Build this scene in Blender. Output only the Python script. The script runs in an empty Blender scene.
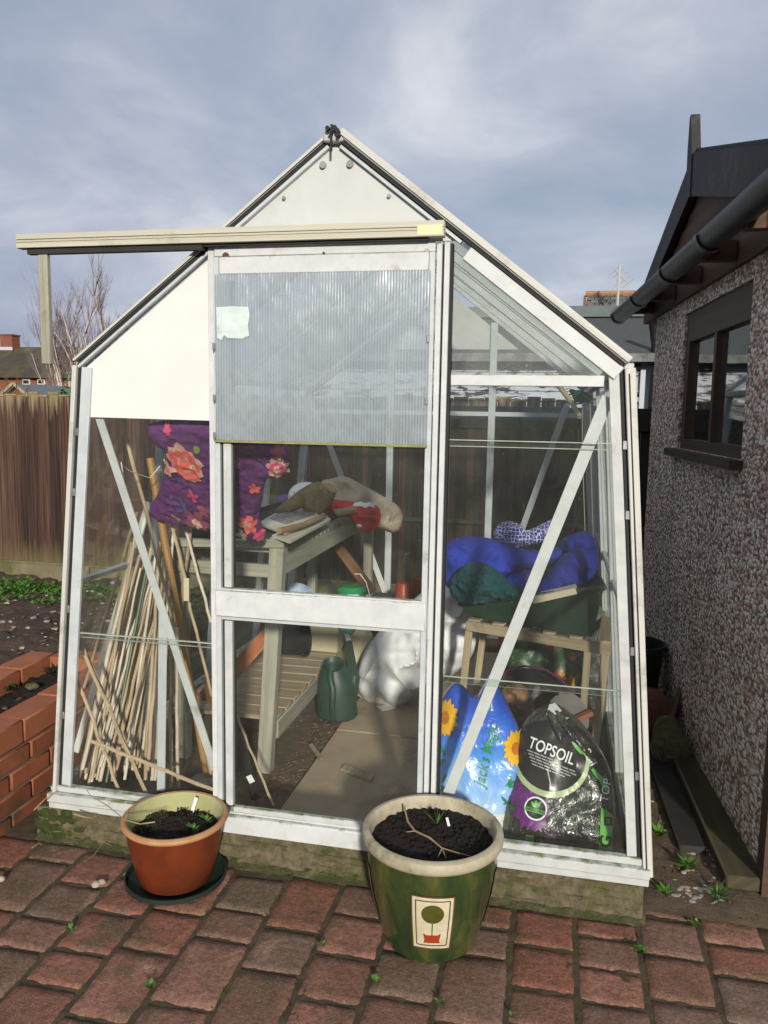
import bpy, bmesh, math, random
from mathutils import Vector, Matrix, noise
from mathutils.geometry import delaunay_2d_cdt
random.seed(7)
SC = bpy.context.scene
COL = SC.collection
V = Vector
R = math.radians

# ------------------------------------------------------------------ camera
CAM = V((0.661, -2.2657, 1.425))
FPX = 800.0
def basis(yaw, pitch, roll):
    cy, sy = math.cos(yaw), math.sin(yaw)
    f = V((-sy*math.cos(pitch), cy*math.cos(pitch), math.sin(pitch)))
    r = V((cy, sy, 0)); u = r.cross(f)
    c, s = math.cos(roll), math.sin(roll)
    return r*c+u*s, u*c-r*s, f
CR, CU, CF = basis(R(12.0), R(-7.05), R(.99))
def ray(px, py): return CR*((px-384)/FPX) - CU*((py-512)/FPX) + CF
# design helpers: where a sight line meets a real plane of the place
def PP(px, py, o, n):
    d = ray(px, py); return CAM + d*((V(o)-CAM).dot(n)/d.dot(n))
def PY(px, py, y): return PP(px, py, (0, y, 0), V((0, 1, 0)))
def PZ(px, py, z): return PP(px, py, (0, 0, z), V((0, 0, 1)))
def PX(px, py, x): return PP(px, py, (x, 0, 0), V((1, 0, 0)))
cam = bpy.data.cameras.new('camera'); camo = bpy.data.objects.new('camera', cam); COL.objects.link(camo)
cam.sensor_fit = 'VERTICAL'; cam.sensor_height = 24.0; cam.lens = FPX*24.0/1024.0
cam.clip_start = .05; cam.clip_end = 1000
mw = Matrix((CR, CU, -CF)).transposed().to_4x4(); mw.translation = CAM
camo.matrix_world = mw
SC.camera = camo

# ------------------------------------------------------------------ mesh builder
ORG = {}
def perp(a):
    a = a.normalized()
    t = V((0, 0, 1)) if abs(a.z) < .9 else V((1, 0, 0))
    p = a.cross(t).normalized(); return p, a.cross(p).normalized()
class MB:
    def __init__(s):
        s.bm = bmesh.new(); s.uv = s.bm.loops.layers.uv.new('grain')
    def _uv(s, faces, a, off=None):
        a = V(a).normalized(); p, q = perp(a)
        ro = random.random()*7 if off is None else off
        for f in faces:
            for l in f.loops:
                c = l.vert.co; l[s.uv].uv = (c.dot(a)+ro*3, c.dot(p)+c.dot(q)*1.37+ro)
    def hexa(s, p, axis=None, bev=0, mi=0):
        vs = [s.bm.verts.new(q) for q in p]
        idx = ((0,3,2,1),(4,5,6,7),(0,1,5,4),(1,2,6,5),(2,3,7,6),(3,0,4,7))
        fs = [s.bm.faces.new([vs[i] for i in f]) for f in idx]
        bmesh.ops.recalc_face_normals(s.bm, faces=fs)
        if bev:
            es = list({e for f in fs for e in f.edges})
            r = bmesh.ops.bevel(s.bm, geom=es, offset=bev, segments=1, affect='EDGES', profile=.5)
            fs = list({f for v in r['verts'] for f in v.link_faces})
        if axis is None:
            ds = [(vs_[1]-vs_[0]) for vs_ in ((V(p[0]),V(p[1])),(V(p[0]),V(p[3])),(V(p[0]),V(p[4])))]
            axis = max(ds, key=lambda d: d.length)
        s._uv(fs, axis)
        for f in fs: f.material_index = mi
        return fs
    def box(s, lo, hi, bev=0, mi=0, axis=None):
        (a, b, c), (d, e, f) = lo, hi
        return s.hexa([V(q) for q in ((a,b,c),(d,b,c),(d,e,c),(a,e,c),(a,b,f),(d,b,f),(d,e,f),(a,e,f))], axis, bev, mi)
    def bar(s, a, b, w, h, up=(0,0,1), bev=0, mi=0):
        a, b = V(a), V(b); d = (b-a).normalized(); up = V(up)
        sd = d.cross(up).normalized(); u = sd.cross(d).normalized()
        sd *= w/2; u *= h/2
        return s.hexa([a-sd-u, a+sd-u, a+sd+u, a-sd+u, b-sd-u, b+sd-u, b+sd+u, b-sd+u], d, bev, mi)
    def prism(s, pts, vec, bev=0, mi=0):
        vec = V(vec); a = [s.bm.verts.new(V(p)) for p in pts]; b = [s.bm.verts.new(V(p)+vec) for p in pts]
        fs = [s.bm.faces.new(a), s.bm.faces.new(list(reversed(b)))]
        n = len(a)
        for i in range(n): fs.append(s.bm.faces.new([a[i], b[i], b[(i+1) % n], a[(i+1) % n]]))
        bmesh.ops.recalc_face_normals(s.bm, faces=fs)
        for f in fs[2:]: f.material_index = mi
        s._uv(fs, V(pts[1])-V(pts[0])); return fs
    def tube(s, pts, r, n=8, mi=0, flat=1.0):
        pts = [V(p) for p in pts]; m = len(pts)
        rs = r if isinstance(r, (list, tuple)) else [r]*m
        rings = []; fs = []
        p, q = perp(pts[1]-pts[0])
        for i in range(m):
            d = (pts[min(i+1, m-1)]-pts[max(i-1, 0)]).normalized()
            p = (p-d*p.dot(d)).normalized(); q = d.cross(p)
            rings.append([s.bm.verts.new(pts[i]+(p*math.cos(2*math.pi*k/n)+q*flat*math.sin(2*math.pi*k/n))*rs[i]) for k in range(n)])
        for i in range(m-1):
            for k in range(n):
                fs.append(s.bm.faces.new([rings[i][k], rings[i][(k+1)%n], rings[i+1][(k+1)%n], rings[i+1][k]]))
        fs.append(s.bm.faces.new(list(reversed(rings[0])))); fs.append(s.bm.faces.new(rings[-1]))
        s._uv(fs, pts[-1]-pts[0])
        for f in fs: f.material_index = mi
        return fs
    def lathe(s, prof, c=(0,0,0), n=56, mat3=None, wob=0):
        c = V(c); rings = []
        for (r, z) in prof:
            ring = []
            for k in range(n):
                a = 2*math.pi*k/n
                p = V((r*math.cos(a), r*math.sin(a), z))
                if wob: p *= 1+wob*noise.noise(p*5+c*3)
                if mat3: p = mat3 @ p
                ring.append(s.bm.verts.new(c+p))
            rings.append(ring)
        fs = []
        for i in range(len(prof)-1):
            for k in range(n):
                fs.append(s.bm.faces.new([rings[i][k], rings[i][(k+1)%n], rings[i+1][(k+1)%n], rings[i+1][k]]))
        s._uv(fs, (0,0,1)); return fs
    def sheet(s, f, nu, nv, closed=False):
        g = [[s.bm.verts.new(V(f(i/nu, j/nv))) for j in range(nv+1)] for i in range(nu+1)]
        fs = [s.bm.faces.new([g[i][j], g[i+1][j], g[i+1][j+1], g[i][j+1]]) for i in range(nu) for j in range(nv)]
        s._uv(fs, (1,0,0), 0); return fs
    def blob(s, c, r, seed=0, amp=.25, sub=2, sc=(1,1,1)):
        b = bmesh.ops.create_icosphere(s.bm, subdivisions=sub, radius=1)
        for v in b['verts']:
            k = 1+amp*noise.noise(v.co*1.7+V((seed*3.1, seed, 0)))
            v.co = V(c)+V((v.co.x*sc[0], v.co.y*sc[1], v.co.z*sc[2]))*r*k
    def leaf(s, base, d, w, L, up=(0,0,1), bend=.3, mi=0):
        d = V(d).normalized(); sd = d.cross(V(up)); sd = (sd if sd.length > .01 else V((1,0,0))).normalized(); u = sd.cross(d).normalized()
        b = V(base); m = b+d*L*.5+u*bend*L*.25; t = b+d*L
        vs = [s.bm.verts.new(q) for q in (b, m-sd*w/2-u*w*.15, t, m+sd*w/2-u*w*.15)]
        mm = s.bm.verts.new(m)
        fs = [s.bm.faces.new([vs[0], vs[1], mm]), s.bm.faces.new([vs[1], vs[2], mm]), s.bm.faces.new([vs[2], vs[3], mm]), s.bm.faces.new([vs[3], vs[0], mm])]
        for f in fs: f.material_index = mi
        s._uv(fs, d)
    def build(s, name, mats, parent=None, org=None, ang=38, flat=False):
        if not isinstance(mats, (list, tuple)): mats = [mats]
        if parent is not None: o3 = ORG[parent.name]
        else:
            if org is None:
                vs = [v.co for v in s.bm.verts]
                org = V((sum(v.x for v in vs)/len(vs), sum(v.y for v in vs)/len(vs), min(v.z for v in vs)))
            o3 = V(org)
        for v in s.bm.verts: v.co -= o3
        me = bpy.data.meshes.new(name); s.bm.to_mesh(me); s.bm.free()
        for m in mats: me.materials.append(m)
        if not flat:
            me.polygons.foreach_set('use_smooth', [True]*len(me.polygons))
            me.set_sharp_from_angle(angle=R(ang))
        ob = bpy.data.objects.new(name, me); COL.objects.link(ob)
        if parent is not None: ob.parent = parent
        else: ob.location = o3
        ORG[ob.name] = o3
        return ob
def tag(o, label=None, cat=None, group=None, kind=None):
    if label: o['label'] = label
    if cat: o['category'] = cat
    if group: o['group'] = group
    if kind: o['kind'] = kind
    return o
def thing(name, loc, label, cat, group=None):
    o = bpy.data.objects.new(name, None); COL.objects.link(o); o.location = V(loc); o.empty_display_size = .1
    ORG[o.name] = V(loc); return tag(o, label, cat, group)

# ------------------------------------------------------------------ materials
def nodes(name):
    m = bpy.data.materials.new(name); m.use_nodes = True
    nt = m.node_tree; nt.nodes.clear(); return m, nt
def N(nt, t, **k):
    n = nt.nodes.new(t)
    for a, b in k.items():
        if a[0] == '_': n.inputs[a[1:].replace('_', ' ')].default_value = b
        else: setattr(n, a, b)
    return n
def L(nt, a, b): nt.links.new(a, b)
def c4(c): return (c[0], c[1], c[2], 1)
def ramp(nt, fac, stops, interp='LINEAR'):
    r = N(nt, 'ShaderNodeValToRGB'); r.color_ramp.interpolation = interp
    e = r.color_ramp.elements
    while len(e) < len(stops): e.new(.5)
    for i, (p, c) in enumerate(stops): e[i].position = p; e[i].color = c4(c) if not isinstance(c, (int, float)) else (c, c, c, 1)
    L(nt, fac, r.inputs[0]); return r.outputs[0]
def mix(nt, fac, a, b, bt='MIX'):
    n = N(nt, 'ShaderNodeMix', data_type='RGBA', blend_type=bt)
    for i, x in ((0, fac), (6, a), (7, b)):
        if isinstance(x, (int, float)): n.inputs[i].default_value = x
        elif isinstance(x, tuple): n.inputs[i].default_value = c4(x)
        else: L(nt, x, n.inputs[i])
    return n.outputs[2]
def math_(nt, op, a, b=0.0):
    n = N(nt, 'ShaderNodeMath', operation=op)
    for i, x in enumerate((a, b)):
        if isinstance(x, (int, float)): n.inputs[i].default_value = x
        else: L(nt, x, n.inputs[i])
    return n.outputs[0]
def noise_(nt, vec, scale, detail=5, rough=.6, dist=0):
    n = N(nt, 'ShaderNodeTexNoise'); n.inputs['Scale'].default_value = scale; n.inputs['Detail'].default_value = detail
    n.inputs['Roughness'].default_value = rough; n.inputs['Distortion'].default_value = dist
    if vec is not None: L(nt, vec, n.inputs['Vector'])
    return n.outputs['Fac']
def world_pos(nt): return N(nt, 'ShaderNodeNewGeometry').outputs['Position']
def scaled(nt, vec, s):
    n = N(nt, 'ShaderNodeVectorMath', operation='MULTIPLY'); L(nt, vec, n.inputs[0]); n.inputs[1].default_value = s; return n.outputs[0]
def finish(m, nt, col, rough=.6, metal=0, spec=.4, bump=None, bstr=.3, bdist=.01, extra=None):
    b = N(nt, 'ShaderNodeBsdfPrincipled')
    if isinstance(col, tuple): b.inputs['Base Color'].default_value = c4(col)
    else: L(nt, col, b.inputs['Base Color'])
    if isinstance(rough, (int, float)): b.inputs['Roughness'].default_value = rough
    else: L(nt, rough, b.inputs['Roughness'])
    b.inputs['Metallic'].default_value = metal; b.inputs['Specular IOR Level'].default_value = spec
    if extra:
        for k, v in extra.items(): b.inputs[k].default_value = v
    if bump is not None:
        bn = N(nt, 'ShaderNodeBump'); bn.inputs['Strength'].default_value = bstr; bn.inputs['Distance'].default_value = bdist
        L(nt, bump, bn.inputs['Height']); L(nt, bn.outputs[0], b.inputs['Normal'])
    o = N(nt, 'ShaderNodeOutputMaterial'); L(nt, b.outputs[0], o.inputs[0]); return m
def mat(name, c1, c2=None, c3=None, scale=6, c3amt=(.55, .68), c3scale=None, rough=.6, bump=.25, bscale=60, bdist=.004, island=0, grain=False,
        metal=0, spec=.4, top=None, topamt=.5, extra=None, gs=(1.6, 45, 1), rvar=.15):
    """two-tone noise colour, an optional third colour in patches, optional algae on up-facing faces, island variation"""
    m, nt = nodes(name)
    if c2 is None: c2 = tuple(x*.75 for x in c1)
    pos = N(nt, 'ShaderNodeTexCoord').outputs['Object']
    gv = scaled(nt, N(nt, 'ShaderNodeUVMap').outputs[0], gs) if grain else pos
    n1 = noise_(nt, gv, 1.0 if grain else scale, 8, .65, .6 if grain else 0)
    col = ramp(nt, n1, [(.32, c1), (.68, c2)])
    geo = N(nt, 'ShaderNodeNewGeometry')
    if island:
        k = math_(nt, 'MULTIPLY_ADD', geo.outputs['Random Per Island'], island); k.node.inputs[2].default_value = 1-island*.5
        cb = N(nt, 'ShaderNodeCombineColor'); [L(nt, k, cb.inputs[i]) for i in range(3)]
        col = mix(nt, 1.0, col, cb.outputs[0], 'MULTIPLY')
    if c3 is not None:
        n2 = noise_(nt, pos, c3scale or scale*.6, 7, .7)
        f = ramp(nt, n2, [(c3amt[0], 0.0), (c3amt[1], 1.0)])
        col = mix(nt, f, col, c3)
    if top is not None:
        sx = N(nt, 'ShaderNodeSeparateXYZ'); L(nt, geo.outputs['Normal'], sx.inputs[0])
        n3 = noise_(nt, pos, 25, 6, .7)
        f = math_(nt, 'MULTIPLY', ramp(nt, sx.outputs[2], [(.3, 0.0), (.8, 1.0)]), ramp(nt, n3, [(.62-topamt*.4, 0.0), (.75-topamt*.3, 1.0)]))
        col = mix(nt, f, col, top)
    bh = noise_(nt, gv if grain else pos, 1.2 if grain else bscale, 6, .7)
    rg = math_(nt, 'MULTIPLY_ADD', bh, rvar); rg.node.inputs[2].default_value = rough-rvar*.5
    return finish(m, nt, col, rg, metal, spec, bh if bump else None, bump, bdist, extra)

def glass_mat(name, tint=(.93, .95, .94), haze=.05, refl=1.0, edge=False):
    m, nt = nodes(name)
    tr = N(nt, 'ShaderNodeBsdfTransparent'); tr.inputs[0].default_value = c4(tint)
    gl = N(nt, 'ShaderNodeBsdfGlossy'); gl.inputs['Roughness'].default_value = .03; gl.inputs[0].default_value = (1, 1, 1, 1)
    df = N(nt, 'ShaderNodeBsdfDiffuse'); df.inputs[0].default_value = (.55, .57, .5, 1)
    lw = N(nt, 'ShaderNodeLayerWeight'); lw.inputs[0].default_value = .5
    f = math_(nt, 'POWER', lw.outputs['Facing'], 4.0)
    f = math_(nt, 'MULTIPLY_ADD', f, .8*refl); f.node.inputs[2].default_value = .028*refl
    pos = N(nt, 'ShaderNodeTexCoord').outputs['Object']
    d = math_(nt, 'MULTIPLY', ramp(nt, noise_(nt, scaled(nt, pos, (3, 3, 1.2)), 1.6, 8, .7), [(.35, .15), (.75, 1.0)]), haze)
    sp = math_(nt, 'MULTIPLY', ramp(nt, noise_(nt, pos, 130, 2, .5), [(.7, 0.0), (.76, 1.0)]), haze*3.2)
    d = math_(nt, 'ADD', d, sp)
    bn = N(nt, 'ShaderNodeBump'); bn.inputs['Strength'].default_value = .05; bn.inputs['Distance'].default_value = .01
    L(nt, noise_(nt, pos, 3.0, 2), bn.inputs['Height']); L(nt, bn.outputs[0], gl.inputs['Normal'])
    m1 = N(nt, 'ShaderNodeMixShader'); L(nt, f, m1.inputs[0]); L(nt, tr.outputs[0], m1.inputs[1]); L(nt, gl.outputs[0], m1.inputs[2])
    m2 = N(nt, 'ShaderNodeMixShader'); L(nt, d, m2.inputs[0]); L(nt, m1.outputs[0], m2.inputs[1]); L(nt, df.outputs[0], m2.inputs[2])
    o = N(nt, 'ShaderNodeOutputMaterial'); L(nt, m2.outputs[0], o.inputs[0]); return m
M = {}
M['glass'] = glass_mat('clear glass', tint=(.97,.98,.975), haze=.026, refl=.9)
M['roofglass'] = glass_mat('dirty roof glass', tint=(.93, .95, .94), haze=.14)
M['glareglass'] = glass_mat('gable glass with reflection haze', tint=(.96, .97, .96), haze=.13, refl=2.0)  # whitish diffuse haze painted in for clouds reflected by the gable pane
M['glassedge'] = mat('green glass edge', (.30, .36, .30), (.5, .55, .48), rough=.25, bump=0)
M['alu'] = mat('weathered white aluminium', (.54, .56, .55), (.42, .44, .43), (.27, .26, .19), scale=14, c3amt=(.58, .74), rough=.42, bump=.08, bscale=140, metal=.0, top=(.16, .18, .06), topamt=.5)
M['aluclean'] = mat('white coated aluminium', (.60, .62, .615), (.50, .52, .52), (.36, .34, .26), scale=18, c3amt=(.60, .78), rough=.4, bump=.08, bscale=160, top=(.19, .20, .08), topamt=.35)
M['alugrey'] = mat('grey mill aluminium', (.56, .60, .61), (.44, .475, .48), (.24, .24, .20), scale=12, c3amt=(.60, .74), rough=.4, bump=.08, bscale=120, metal=.1)
M['cream'] = mat('cream weathered cap', (.54, .52, .43), (.43, .415, .33), (.25, .245, .17), scale=10, c3amt=(.58, .78), rough=.6, bump=.12, grain=True, gs=(1.2, 60, 1))
M['capwhite'] = mat('weathered white cap', (.58, .58, .54), (.46, .46, .42), (.26, .255, .20), scale=10, c3amt=(.55, .75), rough=.5, bump=.12, grain=True, gs=(1.2, 60, 1))
M['rubber'] = mat('black rubber gasket', (.018, .018, .018), rough=.7, bump=.1)
M['panel'] = mat('white painted panel', (.70, .70, .675), (.655, .655, .625), (.52, .51, .43), scale=3, c3amt=(.56, .85), rough=.5, bump=.06, bscale=30)
M['gable'] = mat('dull white panel', (.55, .56, .55), (.49, .50, .485), (.38, .385, .34), scale=5, c3amt=(.56, .85), rough=.55, bump=.04, bscale=40)
M['rust'] = mat('rusty steel', (.20, .06, .025), (.10, .035, .02), rough=.8, scale=90)
M['steel'] = mat('galvanised bolt', (.4, .4, .4), (.25, .25, .24), rough=.4, metal=.7, bump=.05)
M['yellow'] = mat('yellowed label', (.70, .66, .30), (.62, .62, .48), rough=.5, bump=.03)
M['darkwood'] = mat('dark channel', (.035, .03, .026), (.02, .018, .016), rough=.7)
M['greywood'] = mat('weathered grey timber', (.41, .40, .32), (.22, .21, .16), (.15, .15, .08), grain=True, gs=(1.4, 34, 1), rough=.85, bump=.45, bdist=.003, c3amt=(.58, .75), c3scale=5)
M['palewood'] = mat('pale old timber', (.44, .36, .235), (.25, .195, .12), (.14, .115, .07), grain=True, gs=(1.4, 40, 1), rough=.8, bump=.4, bdist=.003, c3amt=(.6, .8), c3scale=6)
M['orangewood'] = mat('orange stained timber', (.42, .135, .035), (.22, .062, .018), grain=True, gs=(1.5, 45, 1), rough=.6, bump=.35, bdist=.002)
M['brownwood'] = mat('brown timber', (.26, .13, .06), (.14, .07, .035), grain=True, gs=(1.5, 45, 1), rough=.7, bump=.35, bdist=.002)
M['cane'] = mat('bamboo cane', (.52, .40, .26), (.30, .22, .13), grain=True, gs=(5, 30, 1), rough=.6, bump=.2, island=.7)
M['palecane'] = mat('bleached cane', (.70, .63, .52), (.48, .41, .31), grain=True, gs=(5, 30, 1), rough=.6, bump=.2)
M['browncane'] = mat('brown broom handle', (.40, .23, .08), (.28, .15, .05), grain=True, gs=(3, 30, 1), rough=.5, bump=.15)
M['greencane'] = mat('green plastic cane', (.03, .085, .03), (.02, .055, .022), rough=.45, bump=.1)
M['whitepole'] = mat('white painted batten', (.72, .72, .66), (.60, .60, .54), grain=True, rough=.6, bump=.15)
M['concrete'] = mat('old concrete', (.20, .165, .10), (.075, .060, .038), (.085, .088, .022), scale=42, c3amt=(.48, .60), c3scale=7, rough=.9, bump=1.0, bscale=110, bdist=.008, top=(.065, .075, .02), topamt=.6)
M['slab'] = mat('paving slab', (.43, .34, .225), (.32, .25, .165), (.20, .155, .10), scale=5, rough=.85, bump=.25, bscale=160, bdist=.002)
M['soil'] = mat('garden soil', (.085, .058, .040), (.045, .030, .022), (.12, .085, .06), scale=30, c3amt=(.62, .72), c3scale=60, rough=.95, bump=.9, bscale=70, bdist=.015)
M['potsoil'] = mat('black potting compost', (.018, .010, .007), (.008, .005, .004), (.045, .026, .018), scale=50, c3amt=(.62, .7), c3scale=110, rough=.95, bump=1.0, bscale=120, bdist=.01)
M['gritsoil'] = mat('gritty earth floor', (.15, .11, .07), (.08, .058, .038), (.24, .20, .14), scale=24, c3amt=(.62, .68), c3scale=120, rough=.95, bump=.8, bscale=130, bdist=.008)
M['ground'] = mat('ground', (.06, .05, .03), (.04, .05, .02), scale=.5, rough=.95, bump=.4, bscale=8)
M['moss'] = mat('moss', (.055, .075, .014), (.03, .042, .01), (.10, .095, .03), scale=60, rough=.95, bump=1.0, bscale=150, bdist=.01)
M['leaf'] = mat('fresh green leaves', (.075, .17, .022), (.045, .11, .018), scale=20, rough=.5, bump=.1, island=.6)
M['darkleaf'] = mat('evergreen leaves', (.05, .095, .018), (.025, .055, .012), scale=8, rough=.5, bump=.1, island=.8)
M['twig'] = mat('dry twig', (.36, .27, .16), (.22, .15, .09), scale=30, rough=.8, bump=.2)
M['white'] = mat('white plastic', (.78, .78, .76), (.72, .72, .70), rough=.35, bump=.03)
M['terracotta'] = mat('terracotta glaze', (.165, .034, .010), (.105, .021, .008), (.08, .025, .012), scale=11, c3amt=(.52, .72), rough=.36, bump=.12, bscale=30, bdist=.003)
M['creamglaze'] = mat('cream stoneware rim', (.44, .40, .29), (.30, .265, .18), (.15, .14, .07), scale=20, c3amt=(.52, .7), rough=.6, bump=.25, bscale=90, bdist=.002)
M['algaepot'] = mat('algae stained inner pot', (.38, .36, .20), (.28, .29, .11), (.14, .16, .04), scale=14, c3amt=(.58, .72), rough=.75, bump=.2)
M['rimtan'] = mat('tan pot lip', (.44, .25, .12), (.34, .17, .075), (.20, .12, .06), scale=20, rough=.65, bump=.2)
M['saucer'] = mat('dark green saucer', (.012, .022, .018), (.02, .03, .025), rough=.5, bump=.1)
def greenglaze():
    m, nt = nodes('green drip glaze')
    p = N(nt, 'ShaderNodeTexCoord').outputs['Object']
    n = noise_(nt, scaled(nt, p, (1, 1, .35)), 14, 6, .6, .4)
    col = ramp(nt, n, [(.30, (.012, .027, .013)), (.50, (.030, .050, .014)), (.64, (.075, .078, .018)), (.80, (.13, .115, .035))])
    return finish(m, nt, col, .18, 0, .6, noise_(nt, p, 18, 4), .12, .004, {'Coat Weight': .5, 'Coat Roughness': .08})
M['greenglaze'] = greenglaze()
M['tilecream'] = mat('cream tile', (.58, .53, .39), (.48, .42, .28), rough=.4, bump=.1, scale=40)
M['tilebrown'] = mat('brown glaze line', (.10, .055, .02), rough=.4, bump=.05)
M['topiary'] = mat('olive motif', (.085, .085, .015), (.05, .055, .01), rough=.4, scale=40, bump=.1)
M['motifred'] = mat('red motif', (.34, .05, .012), rough=.4, bump=.05)
def paver():
    m, nt = nodes('tumbled brick pavers')
    geo = N(nt, 'ShaderNodeNewGeometry'); p = N(nt, 'ShaderNodeTexCoord').outputs['Object']
    base = ramp(nt, geo.outputs['Random Per Island'], [(0, (.16, .12, .085)), (.18, (.24, .104, .066)), (.38, (.26, .092, .058)), (.54, (.18, .112, .08)), (.68, (.31, .15, .105)), (.82, (.27, .105, .068)), (1, (.185, .14, .115))])
    n = noise_(nt, p, 11, 7, .7); n2 = noise_(nt, p, 60, 5, .7)
    col = mix(nt, ramp(nt, n, [(.42, 0.0), (.62, .7)]), base, (.12, .066, .040))
    col = mix(nt, ramp(nt, noise_(nt, p, 4.3, 6, .65), [(.55, 0.0), (.68, .8)]), col, (.085, .075, .042))
    col = mix(nt, ramp(nt, noise_(nt, p, 6.1, 4, .6), [(.63, 0.0), (.74, .7)]), col, (.40, .24, .18))
    sp = N(nt, 'ShaderNodeTexVoronoi'); sp.inputs['Scale'].default_value = 210; L(nt, p, sp.inputs['Vector'])
    spk = math_(nt, 'MULTIPLY', ramp(nt, sp.outputs['Distance'], [(.16, 1.0), (.30, 0.0)]), ramp(nt, noise_(nt, p, 35, 2), [(.42, 0.0), (.55, .7)]))
    col = mix(nt, ramp(nt, n2, [(.42, .45), (.56, 0.0)]), col, (.07, .036, .024))
    col = mix(nt, ramp(nt, noise_(nt, p, 90, 3), [(.60, 0.0), (.68, .5)]), col, (.26, .13, .08))
    col = mix(nt, ramp(nt, noise_(nt, p, 8.3, 6, .7), [(.60, 0.0), (.70, .65)]), col, (.085, .08, .03))
    col = mix(nt, spk, col, (.40, .34, .26))
    return finish(m, nt, col, .8, 0, .35, math_(nt, 'ADD', n2, math_(nt, 'ADD', math_(nt, 'MULTIPLY', n, 1.2), math_(nt, 'MULTIPLY', noise_(nt, p, 180, 3), .7))), .55, .006)
M['paver'] = paver()
M['joint'] = mat('dark mossy joints', (.085, .06, .034), (.05, .038, .022), (.07, .08, .02), scale=14, rough=.95, bump=.8, bscale=120)
M['brick'] = mat('orange wall brick', (.30, .098, .042), (.20, .062, .030), (.095, .065, .028), scale=10, c3amt=(.50, .66), c3scale=9, rough=.85, bump=.4, bscale=90, bdist=.004, island=.5)
M['coping'] = mat('smooth coping brick', (.36, .125, .055), (.28, .092, .042), (.16, .09, .045), scale=12, c3amt=(.6, .8), rough=.8, bump=.25, bscale=120, bdist=.002, island=.25)
M['mortar'] = mat('mortar', (.20, .155, .115), (.13, .10, .075), rough=.95, bump=.5)
M['fence'] = mat('stained fence board', (.115, .062, .044), (.036, .017, .013), (.15, .115, .075), grain=True, gs=(1.6, 60, 1), rough=.85, bump=.6, bdist=.003, island=1.0, c3amt=(.58, .74), c3scale=7)
def fencewood():
    m, nt = nodes('stained fence board with bleached top')
    uv = N(nt, 'ShaderNodeUVMap').outputs[0]; p = world_pos(nt); geo = N(nt, 'ShaderNodeNewGeometry')
    n = noise_(nt, scaled(nt, uv, (1.3, 60, 1)), 1, 8, .65, .4)
    base = ramp(nt, n, [(.34, (.020, .010, .008)), (.5, (.050, .026, .019)), (.66, (.088, .050, .035))])
    k = math_(nt, 'MULTIPLY_ADD', geo.outputs['Random Per Island'], .9); k.node.inputs[2].default_value = .55
    cb = N(nt, 'ShaderNodeCombineColor'); [L(nt, k, cb.inputs[i]) for i in range(3)]
    base = mix(nt, 1.0, base, cb.outputs[0], 'MULTIPLY')
    sp = N(nt, 'ShaderNodeSeparateXYZ'); L(nt, p, sp.inputs[0])
    st = noise_(nt, scaled(nt, p, (22, 1, 1.1)), 1.5, 6, .65)
    h = math_(nt, 'ADD', sp.outputs[2], math_(nt, 'MULTIPLY', math_(nt, 'SUBTRACT', st, .5), .9))
    f = ramp(nt, math_(nt, 'SUBTRACT', h, .9), [(.50, 0.0), (.68, .85)])
    low = ramp(nt, math_(nt, 'ADD', sp.outputs[2], math_(nt, 'MULTIPLY', st, .5)), [(.42, .6), (.62, 0.0)])
    col = mix(nt, f, base, (.27, .215, .12)); col = mix(nt, low, col, (.15, .13, .055))
    return finish(m, nt, col, .88, 0, .3, n, .6, .003)
M['fence'] = fencewood()
M['fencecap'] = mat('algae bleached timber', (.30, .25, .13), (.17, .13, .065), (.12, .12, .04), grain=True, gs=(1.0, 26, 1), rough=.9, bump=.4, island=.4)
M['darkfence'] = mat('shadow toned board', (.030, .024, .020), (.018, .014, .012), (.04, .035, .02), grain=True, gs=(1.0, 26, 1), rough=.85, bump=.4, island=.6)  # near-black tone puts the shed's shadow into the board colour
M['gravelboard'] = mat('mossy gravel board', (.20, .17, .10), (.13, .11, .065), (.085, .09, .03), scale=7, c3amt=(.48, .65), rough=.9, bump=.4, bscale=60)
def pebbledash():
    m, nt = nodes('pebbledash render')
    p = N(nt, 'ShaderNodeTexCoord').outputs['Object']
    pd = N(nt, 'ShaderNodeVectorMath', operation='ADD'); L(nt, p, pd.inputs[0])
    p = scaled(nt, p, (1, .62, 1)); L(nt, p, pd.inputs[0])
    nn = N(nt, 'ShaderNodeTexNoise'); nn.inputs['Scale'].default_value = 45; L(nt, p, nn.inputs['Vector'])
    L(nt, scaled(nt, nn.outputs['Color'], (.016, .016, .016)), pd.inputs[1])
    v = N(nt, 'ShaderNodeTexVoronoi'); v.inputs['Scale'].default_value = 76; v.inputs['Randomness'].default_value = 1; L(nt, pd.outputs[0], v.inputs['Vector'])
    sx = N(nt, 'ShaderNodeSeparateColor'); L(nt, v.outputs['Color'], sx.inputs[0])
    col = ramp(nt, sx.outputs[0], [(0, (.28, .165, .13)), (.18, (.52, .33, .26)), (.34, (.74, .57, .47)), (.48, (.86, .77, .66)), (.70, (.92, .88, .80)), (.84, (.60, .37, .29)), (1, (.93, .90, .84))])
    edge = ramp(nt, v.outputs['Distance'], [(.48, 0.0), (.75, 1.0)])
    col = mix(nt, edge, col, (.20, .145, .115))
    col = mix(nt, ramp(nt, noise_(nt, p, 2.2, 5), [(.5, 0.0), (.8, .35)]), col, (.06, .05, .04))
    h = math_(nt, 'SUBTRACT', 1.0, v.outputs['Distance'])
    return finish(m, nt, col, .75, 0, .4, h, 1.0, .008)
M['dash'] = pebbledash()
M['shedwood'] = mat('dark brown cladding', (.115, .058, .034), (.055, .029, .018), grain=True, gs=(1, 22, 1), rough=.7, bump=.5, bdist=.004)
M['shedframe'] = mat('dark stained frame', (.085, .050, .030), (.05, .030, .019), grain=True, rough=.6, bump=.3)
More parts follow.
